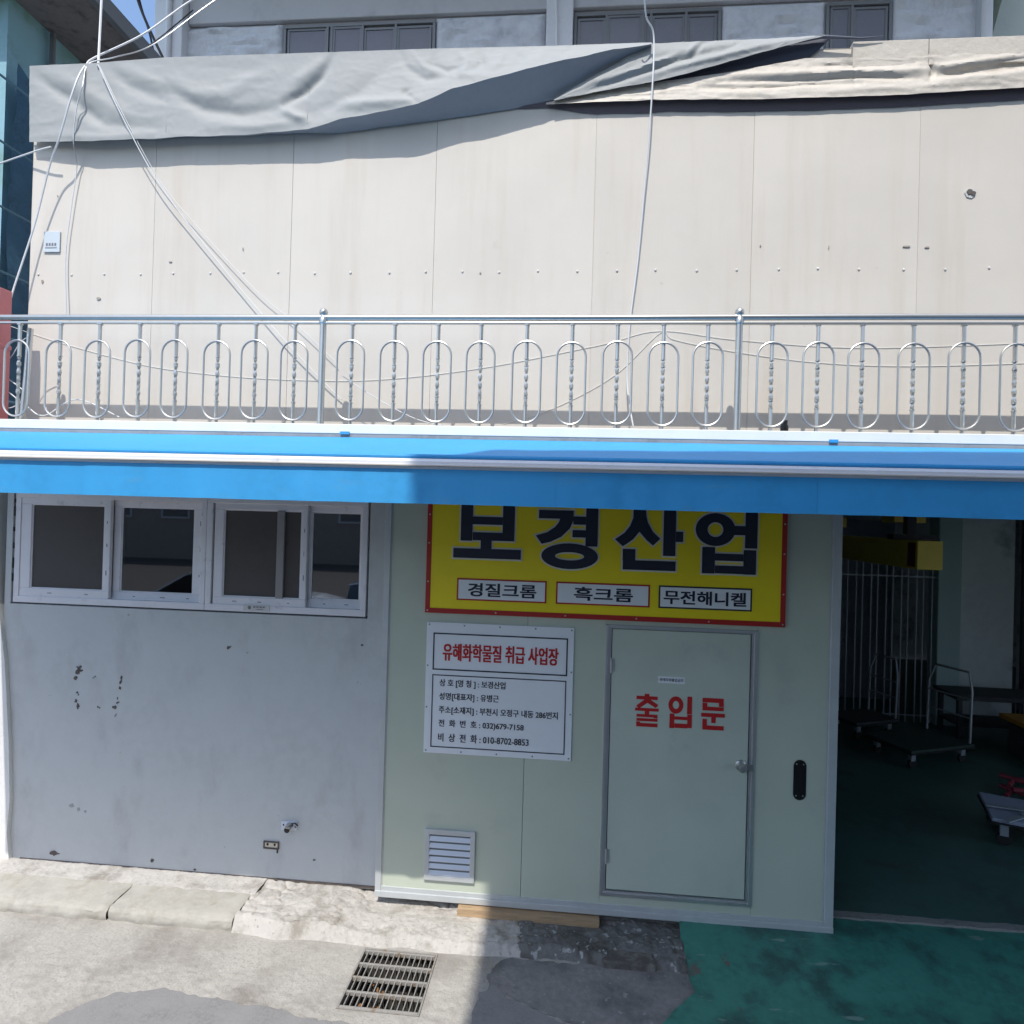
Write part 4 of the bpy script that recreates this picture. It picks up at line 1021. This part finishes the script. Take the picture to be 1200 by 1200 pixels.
# ================================================================ rear building
rb = thing('rear_building', (0, 6.5, 0), 'grey plastered building with old dark windows rising behind the beige wall', 'building')
RYW = 6.5
wins_r = [(-3.130, -1.515), (-.105, 1.340), (2.332, 2.945)]
edges = [-4.30]+[e for w_ in wins_r for e in w_]+[3.72]
def lumpy(x0, x1, z0, z1, y, s, amp):
    nx_, nz_ = max(4, int((x1-x0)/.03)), max(4, int((z1-z0)/.03))
    def fn(u, v):
        x = x0+(x1-x0)*u; z = z0+(z1-z0)*v
        e = min(1, min(u, 1-u)*(x1-x0)/.04, min(v, 1-v)*(z1-z0)/.04)
        r = abs(noise.noise(Vector((x*3, z*9, s))))*1.3+.4*noise.noise(Vector((x*9, z*14, s)))
        return (x, y-amp*e*(.5+r), z)
    return MB().grid(nx_, nz_, fn)
obj('wall', MB().box(-4.3, 3.8, 6.52, 6.9, 3.4, 9.0), M['plast2'], rb)
obj('wall_beam', MB().box(-4.16, 3.78, 6.46, 6.518, 7.90, 8.6, .01), M['plast2'], rb)
for i in range(0, len(edges), 2):
    x0, x1 = edges[i], edges[i+1]
    if i == 2:
        obj('plaster_patch', lumpy(x0+.01, -.39, 6.6, 7.885, 6.51, i, .05), M['plast'], rb)
    else: obj('plaster_patch', lumpy(x0+.012, x1-.012, 6.6, 7.885, 6.51, i, .05), M['plast'], rb)
obj('corner_pilaster', MB().box(-4.475, -4.165, 6.36, 6.9, 3.4, 8.75, .01), M['pillar'], rb)
g = MB(); g.tube([(-4.30, 6.34, 5), (-4.30, 6.34, 8.7)], .03, 10); obj('downpipe', g, M['pillar'], rb)
obj('pilaster', MB().box(-.378, -.112, 6.40, 6.52, 5, 8.7, .01), M['pillar'], rb)
g = MB(); g.tube([(3.76, 6.42, 5), (3.76, 6.42, 8.7)], .045, 12); obj('downpipe', g, M['pillar'], rb)
obj('eave', MB().box(-4.86, 4.6, 5.35, 14, 8.75, 8.95), M['soffit'], rb)
for (x0, x1), muls in zip(wins_r, ((-2.655, -2.61, -2.28, -1.93), (.22, .58, .66, 1.0), (2.575,))):
    fr = MB(); frame(fr, x0, x1, 6.7, 7.86, .03, 6.485, 6.519, .003)
    for m_ in muls: fr.box(m_-.012, m_+.012, 6.487, 6.517, 6.73, 7.83)
    wo = obj('window', fr, M['winframe'], rb)
    cuts = [x0+.03]+list(muls)+[x1-.03]
    for a, b in zip(cuts, cuts[1:]):
        if b-a < .08: continue
        sm = MB(); yy = random.choice((6.497, 6.503)); zt = 7.83-random.choice((0, .02))
        obj('pane', MB().box(a+.013, b-.013, yy+.004, yy+.008, 6.74, zt-.015), M['paneback'], wo)
        frame(sm, a+.012, b-.012, 6.735, zt, .022, yy-.004, yy+.002, 0); obj('sash', sm, M['winframe'], wo)
# pale green building at the far right
pg = thing('pale_green_building', (4.6, 7.2, 0), 'pale green wall with a lighter slanting stair flank at the top right corner', 'building')
obj('wall', MB().box(3.80, 6.5, 7.3, 7.6, 3.4, 11), M['palegreen'], pg)
q0, q1 = at(1172, 0, 7.2), at(1160, 45, 7.2)
s_ = (q0.x-q1.x)/(q0.z-q1.z)
obj('slanting_flank', MB().prism([(q1.x-s_*1.2, q1.z-1.2), (6.4, q1.z-1.2), (6.4, 10), (q1.x+s_*(10-q1.z), 10)], 7.16, 7.298), mat('pale_mint_wall', (.55, .6, .55), .8, var=.05), pg)

# ================================================================ neighbour on the left
nb = thing('neighbour_building', (-5.6, 9, 0), 'teal rendered building under blue debris netting with a wide brown grey eave', 'building')
obj('wall', MB().box(-9, -4.77, 4.95, 18, 0, 7.25), M['tealwall'], nb)
obj('eave', MB().box(-9.4, -4.09, 4.6, 19, 7.02, 7.10), M['darksoffit'], nb)
obj('eave_edge', MB().box(-4.12, -4.06, 4.6, 19, 7.0, 7.14), M['winframe'], nb)
def net(u, v):
    y = 4.9+4*u; z = 0.2+(6.35+.35*math.sin(y*2.1)-.25*(y-5.4))*v
    return (-4.66+.10*noise.noise(Vector((y*1.7, z*1.1, 3)))+.03*noise.noise(Vector((y*6+z*5, z*2, 1))), y, z)
obj('debris_net', MB().grid(120, 160, net), M['net'], nb)
g = MB()
for k in range(5):
    y = 5.35+k*.42; x = -4.72
    g.box(x-.02, x+.02, y-.006, y+.02, 6.2, 7.0)
SPLIT.add('wall_batten'); obj('wall_batten', g, M['winframe'], nb)
g = MB()
for z in (1.2, 2.4, 3.6, 4.1, 4.6, 5.1, 5.6, 6.1): g.tube([(-4.48, 4.5, z), (-4.48, 9, z)], .010, 6)
for y in (5.45, 5.62, 5.85, 6.9, 7.9): g.tube([(-4.465, y, .2), (-4.465, y, 6.6)], .012, 6)
SPLIT.add('scaffold_tube'); obj('scaffold_tube', g, mat('blue_grey_tube', (.1, .2, .26), .6), nb)
for k in range(3):
    obj('lintel', MB().box(-4.775, -4.73, 5.35+k*1.5, 6.2+k*1.5, 6.62, 6.72), mat('dark_teal_lintel', (.07, .13, .15), .8) if k == 0 else bpy.data.materials['dark_teal_lintel'], nb)

# ================================================================ inside the workshop
cr = thing('crane_beam', (3.2, 7, 2.5), 'yellow overhead crane beam with a red end mark inside the dark workshop', 'crane beam')
q = at(1089, 650, 6.0)
bx0_, bx1_, bz0, bz1 = at(1075, 650, 6).x, at(1105, 650, 6).x, at(1090, 668, 6).z, at(1090, 634, 6).z
obj('beam', MB().box(bx0_, bx1_, 6.0, 10.5, bz0, bz1, .004), M['crane'], cr)
obj('red_mark', MB().box(bx0_-.004, bx0_-.001, 6.03, 6.16, bz0+.02, bz1-.02), M['cranered'], cr)
g = MB(); g.box(bx0_-.06, bx1_+.12, 6.3, 6.42, bz1+.002, bz1+.05); g.box(q.x-.03, q.x+.05, 6.32, 6.40, bz1+.05, 3.24)
obj('hanger', g, M['black'], cr)
for (xa, xb, y, z) in ((970, 992, 7.0, 613), (1048, 1085, 6.6, 608)):
    a, b = at(xa, z, y), at(xb, z+5, y)
    t = thing('yellow_hoist', (a.x, y, a.z), 'small yellow steel bracket under the ceiling beside the panel edge' if xa < 1000 else 'yellow steel bracket under the ceiling above the crane beam', 'bracket', None)
    obj('bracket_plate', MB().box(a.x, b.x, y, y+.25, b.z, a.z+.06), M['crane'], t); obj('bracket_rod', MB().box((a.x+b.x)/2-.02, (a.x+b.x)/2+.02, y+.1, y+.14, a.z+.06, 3.24), M['black'], t)
# barred screen
sc_ = thing('barred_gate', (4.5, 9.4, .115), 'tall galvanised barred gate across the back of the workshop', 'gate')
gx0, gx1, gy = 3.45, 5.15, 9.4
bb = None; k = 0; x = gx0
xs = []
while x < gx1: xs.append(x); x += .085 if k % 2 else .115; k += 1
for x in xs:
    if bb is None: bb = obj('gate_bar', MB().tube([(x, gy, .13), (x, gy, 2.62)], .011, 6), M['bars'], sc_); b0 = x
    else: place_copy(bb, x-b0)
for z in (.22, 2.12):
    obj('gate_rail', MB().box(gx0, gx1, gy-.012, gy+.012, z, z+.016), M['bars'], sc_)
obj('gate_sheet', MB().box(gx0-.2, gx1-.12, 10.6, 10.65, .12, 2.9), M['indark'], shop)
# partition and pillars beyond
obj('inner_partition', MB().box(5.15, 6.15, 9.6, 9.75, .12, 3.23), M['inwall'], shop)
obj('inner_pillar', MB().box(5.02, 5.32, 9.35, 9.6, .12, 3.23, .01), mat('mint_pillar', (.42, .56, .54), .7), shop)
obj('inner_pillar', MB().box(6.32, 6.75, 9.5, 9.8, .12, 3.23, .01), M['inwall'], shop)
g = MB(); g.tube([(6.24, 9.55, .12), (6.24, 9.55, 3.2)], .03, 8); obj('inner_pipe', g, M['black'], shop)
# stacked dark bench
bn = thing('steel_workbench', (5.6, 9.0, .115), 'low dark steel bench against the workshop wall', 'bench')
obj('bench_top', MB().box(4.95, 6.1, 8.75, 9.3, .62, .68, .01), M['bench'], bn)
for x in (5.0, 6.0):
    for y in (8.8, 9.22): obj('leg', MB().box(x, x+.05, y, y+.05, .12, .62), M['bench'], bn)
obj('shelf', MB().box(5.0, 6.05, 8.8, 9.27, .28, .31), M['bench'], bn)
# platform trolleys
def trolley(name, cx, cy, L_, W_, deckz, ang, m, label, handle=.85, hm=None):
    t = thing(name, (cx, cy, .115), label, 'trolley')
    c, s = math.cos(ang), math.sin(ang)
    def tr(mb): mb.v = [(cx+(x*c-y*s), cy+(x*s+y*c), z) for x, y, z in mb.v]; return mb
    obj('deck', tr(MB().box(-L_/2, L_/2, -W_/2, W_/2, deckz-.035, deckz, .008)), m, t)
    obj('bumper', tr(MB().box(-L_/2-.012, L_/2+.012, -W_/2-.012, W_/2+.012, deckz-.045, deckz-.03, .005)), M['tyre'], t)
    for sx in (-1, 1):
        for sy_ in (-1, 1):
            x, y = sx*(L_/2-.1), sy_*(W_/2-.08)
            f = obj('castor', tr(MB().box(x-.03, x+.03, y-.022, y+.022, .20, deckz-.04)), M['bars'], t)
            mb = MB(); mb.lathe((0, 0, 0), [(.0001, -.016), (.052, -.014), (.056, 0), (.052, .014), (.0001, .016)], 16, 'y'); mb.v = [(v[0]+x, v[1]+y, v[2]+.172) for v in mb.v]
            obj('wheel', tr(mb), M['tyre'], f)
    if handle:
        w2_ = W_/2-.04; x = -L_/2+.03
        pts = [(x, -w2_, deckz), (x-.02, -w2_, deckz+handle*.75), (x-.05, -w2_+.06, deckz+handle), (x-.05, w2_-.06, deckz+handle), (x-.02, w2_, deckz+handle*.75), (x, w2_, deckz)]
        mb = MB().tube(pts, .014, 8); h = obj('handle', tr(mb), hm or M['bars'], t)
        for z in (.35, .62):
            obj('crossbar', tr(MB().tube([(x-.012, -w2_, deckz+handle*z), (x-.012, w2_, deckz+handle*z)], .01, 8)), hm or M['bars'], h)
    return t
trolley('platform_trolley', 4.12, 8.0, .95, .62, .34, R(203), mat('dark_green_deck', (.035, .06, .05), .7), 'green platform trolley with a pale tubular push handle in the dark workshop', .80, mat('pale_tube', (.42, .44, .46), .4, .3))
trolley('platform_trolley', 3.85, 8.85, .7, .5, .34, R(203), M['bench'], 'dark platform trolley whose pale handle stands just before the barred gate', .75)
trolley('platform_trolley', 4.25, 5.95, 1.1, .6, .36, R(-22), M['bluegrey'], 'pale blue grey platform trolley at the right edge of the entrance', 0)
t = thing('orange_board_stack', (6.2, 8.2, .115), 'orange board lying on a dark crate at the right edge of the workshop', 'boards')
obj('crate', MB().box(5.35, 6.7, 7.6, 8.4, .12, .50, .01), M['bench'], t)
b_ = MB().box(5.3, 6.8, 7.5, 8.5, .505, .56, .006); obj('board', b_, M['orange'], t)
t = thing('strap_bundle', (4.7, 7.0, .115), 'crumpled crimson straps heaped on the workshop floor', 'straps')
for k in range(5):
    pts = [(4.42+.14*j+.02*k, 6.95+.12*math.sin(j*1.4+k*2)+.03*k, .14+.025*k+.03*abs(math.sin(j*2+k))) for j in range(5)]
    obj('strap', MB().tube(pts, .022, 6), M['crimson'], t)
# parts lying on the pale trolley
t = thing('metal_offcuts', (4.1, 5.7, .36), 'pale bent metal offcuts on the blue grey trolley', 'scrap metal')
for k, (x, y, a, L_) in enumerate(((3.84, 5.88, .5, .34), (3.94, 6.02, -.3, .5), (4.1, 5.84, -.4, .45))):
    g = MB().box(-L_/2, L_/2, -.03, .03, .362+.012*k, .375+.012*k, .003); c, s = math.cos(a), math.sin(a)
    g.v = [(x+p[0]*c-p[1]*s, y+p[0]*s+p[1]*c, p[2]+.05*max(0, p[0])) for p in g.v]; obj('offcut', g, M['bars'], t)

# ================================================================ across the street (shades the right half, shows in the panes)
ob = thing('opposite_building', (4, -4, 0), 'tall grey building across the street that shades the right of the frontage', 'building')
YC = -3.2
def cap_pt(xr, c): return (xr+.12*(YC-2.9), c-1.6*YC*0-1.6*YC if False else c-1.6*YC)
prof = [(-.575, 5.0), (-.60, 6.0), (-.70, 7.3), (-.735, 7.70), (-.735, 7.82), (-.60, 8.35), (-.50, 8.72), (.0, 8.86), (.6, 8.98), (1.5, 9.15), (2.6, 9.38), (12, 9.6)]
poly = [(-.575+.12*(YC-2.9), 0), (12, 0)] + [cap_pt(a, b) for a, b in prof[::-1]]
obj('wall', MB().prism(poly[::1], YC-9, YC), M['opp'], ob)
for fl in range(4):
    for k in range(5):
        x = .3+k*2.1; z = 1.2+fl*3.0
        wo = obj('window', frame(MB(), x, x+1.3, z, z+1.5, .06, YC+.002, YC+.04, 0), M['winframe'], ob)
        obj('pane', MB().box(x+.06, x+1.24, YC+.005, YC+.015, z+.06, z+1.44), M['paneback'], wo)
fb_ = thing('far_building', (-14, -24, 0), 'low dull brick building at the far side of the junction', 'building')
obj('wall', MB().box(-34, -1.8, -30, -24, 0, 6.5), mat('dull_brick', (.34, .31, .29), .9, var=.15), fb_)
for k in range(9):
    x = -32+k*3.3; wo = obj('window', frame(MB(), x, x+1.6, 2.2, 4.2, .08, -23.99, -23.93, 0), M['vent'], fb_); obj('pane', MB().box(x+.08, x+1.52, -23.98, -23.96, 2.28, 4.12), M['paneback'], wo)
# parked car mirrored in the panes
def car(cx, cy, m, label):
    t = thing('parked_car', (cx, cy, 0), label, 'car')
    body = [(-2.15, .32), (2.1, .32), (2.18, .55), (2.12, .78), (1.2, .98), (.95, 1.0), (-1.75, 1.02), (-2.12, .95), (-2.2, .6)]
    cab = [(.98, .99), (.30, 1.40), (-.2, 1.47), (-1.2, 1.45), (-1.95, 1.02)]
    def slab(pl, y0, y1, inset):
        mb = MB(); n_ = len(pl)
        rows_ = [(y0+.09, inset), (y0, 0), (y1, 0), (y1-.09, inset)]
        rows_ = [(y0, inset), (y0+.10, 0), (y1-.10, 0), (y1, inset)]
        cxm = sum(p[0] for p in pl)/n_; czm = sum(p[1] for p in pl)/n_
        for y, i_ in rows_:
            mb.v += [(cx+cxm+(p[0]-cxm)*(1-i_), cy+y, czm+(p[1]-czm)*(1-i_)) for p in pl]
        for k in range(3): mb.f += [(k*n_+i, k*n_+(i+1) % n_, (k+1)*n_+(i+1) % n_, (k+1)*n_+i) for i in range(n_)]
        mb.f += [tuple(range(n_-1, -1, -1)), tuple(range(3*n_, 4*n_))]; mb.smooth = False; return mb
    obj('body', slab(body, -.88, .88, .04), m, t); obj('cabin', slab(cab, -.74, .74, .10), M['carglass'], t)
    obj('roof', slab([(.25, 1.44), (-.2, 1.49), (-1.15, 1.47), (-1.2, 1.43)], -.66, .66, .03), m, t)
    for x in (-1.35, 1.35):
        for y in (-.80, .80):
            wl = obj('wheel', MB().lathe((cx+x, cy+y, .32), [(.0001, -.1), (.30, -.1), (.32, -.06), (.32, .06), (.30, .1), (.0001, .1)], 20, 'y'), M['tyre'], t)
            obj('rim', MB().lathe((cx+x, cy+y, .32), [(.0001, -.105), (.2, -.105), (.2, .105), (.0001, .105)], 16, 'y'), M['steeldull'], wl)
    for y in (-.6, .6): obj('headlight', MB().box(cx+2.0, cx+2.17, cy+y-.18, cy+y+.18, .62, .76, .02), M['vent'], t)
    return t
car(-6.6, -3.9, M['carpaint'], 'silver hatchback parked across the street, mirrored in the third window pane')
car(-1.9-1.6, -7.6, mat('blue_car_paint', (.12, .2, .32), .25, .3, coat=.6), 'blue hatchback parked across the junction, mirrored in the last window pane')

# look-alikes share a group
for o in COL.objects:
    c = o.get('category')
    if o.parent or not c: continue
    g_ = {'cable': 'cables and wires strung over the wall', 'sign': 'sign boards on the sliding panel', 'tarpaulin': 'tarpaulins along the wall top', 'trolley': 'platform trolleys in the workshop',
          'bracket': None, 'car': 'cars parked across the street'}.get(c)
    if g_: o['group'] = g_
    if o.name.startswith('yellow_hoist'): o['group'] = 'yellow brackets under the workshop ceiling'
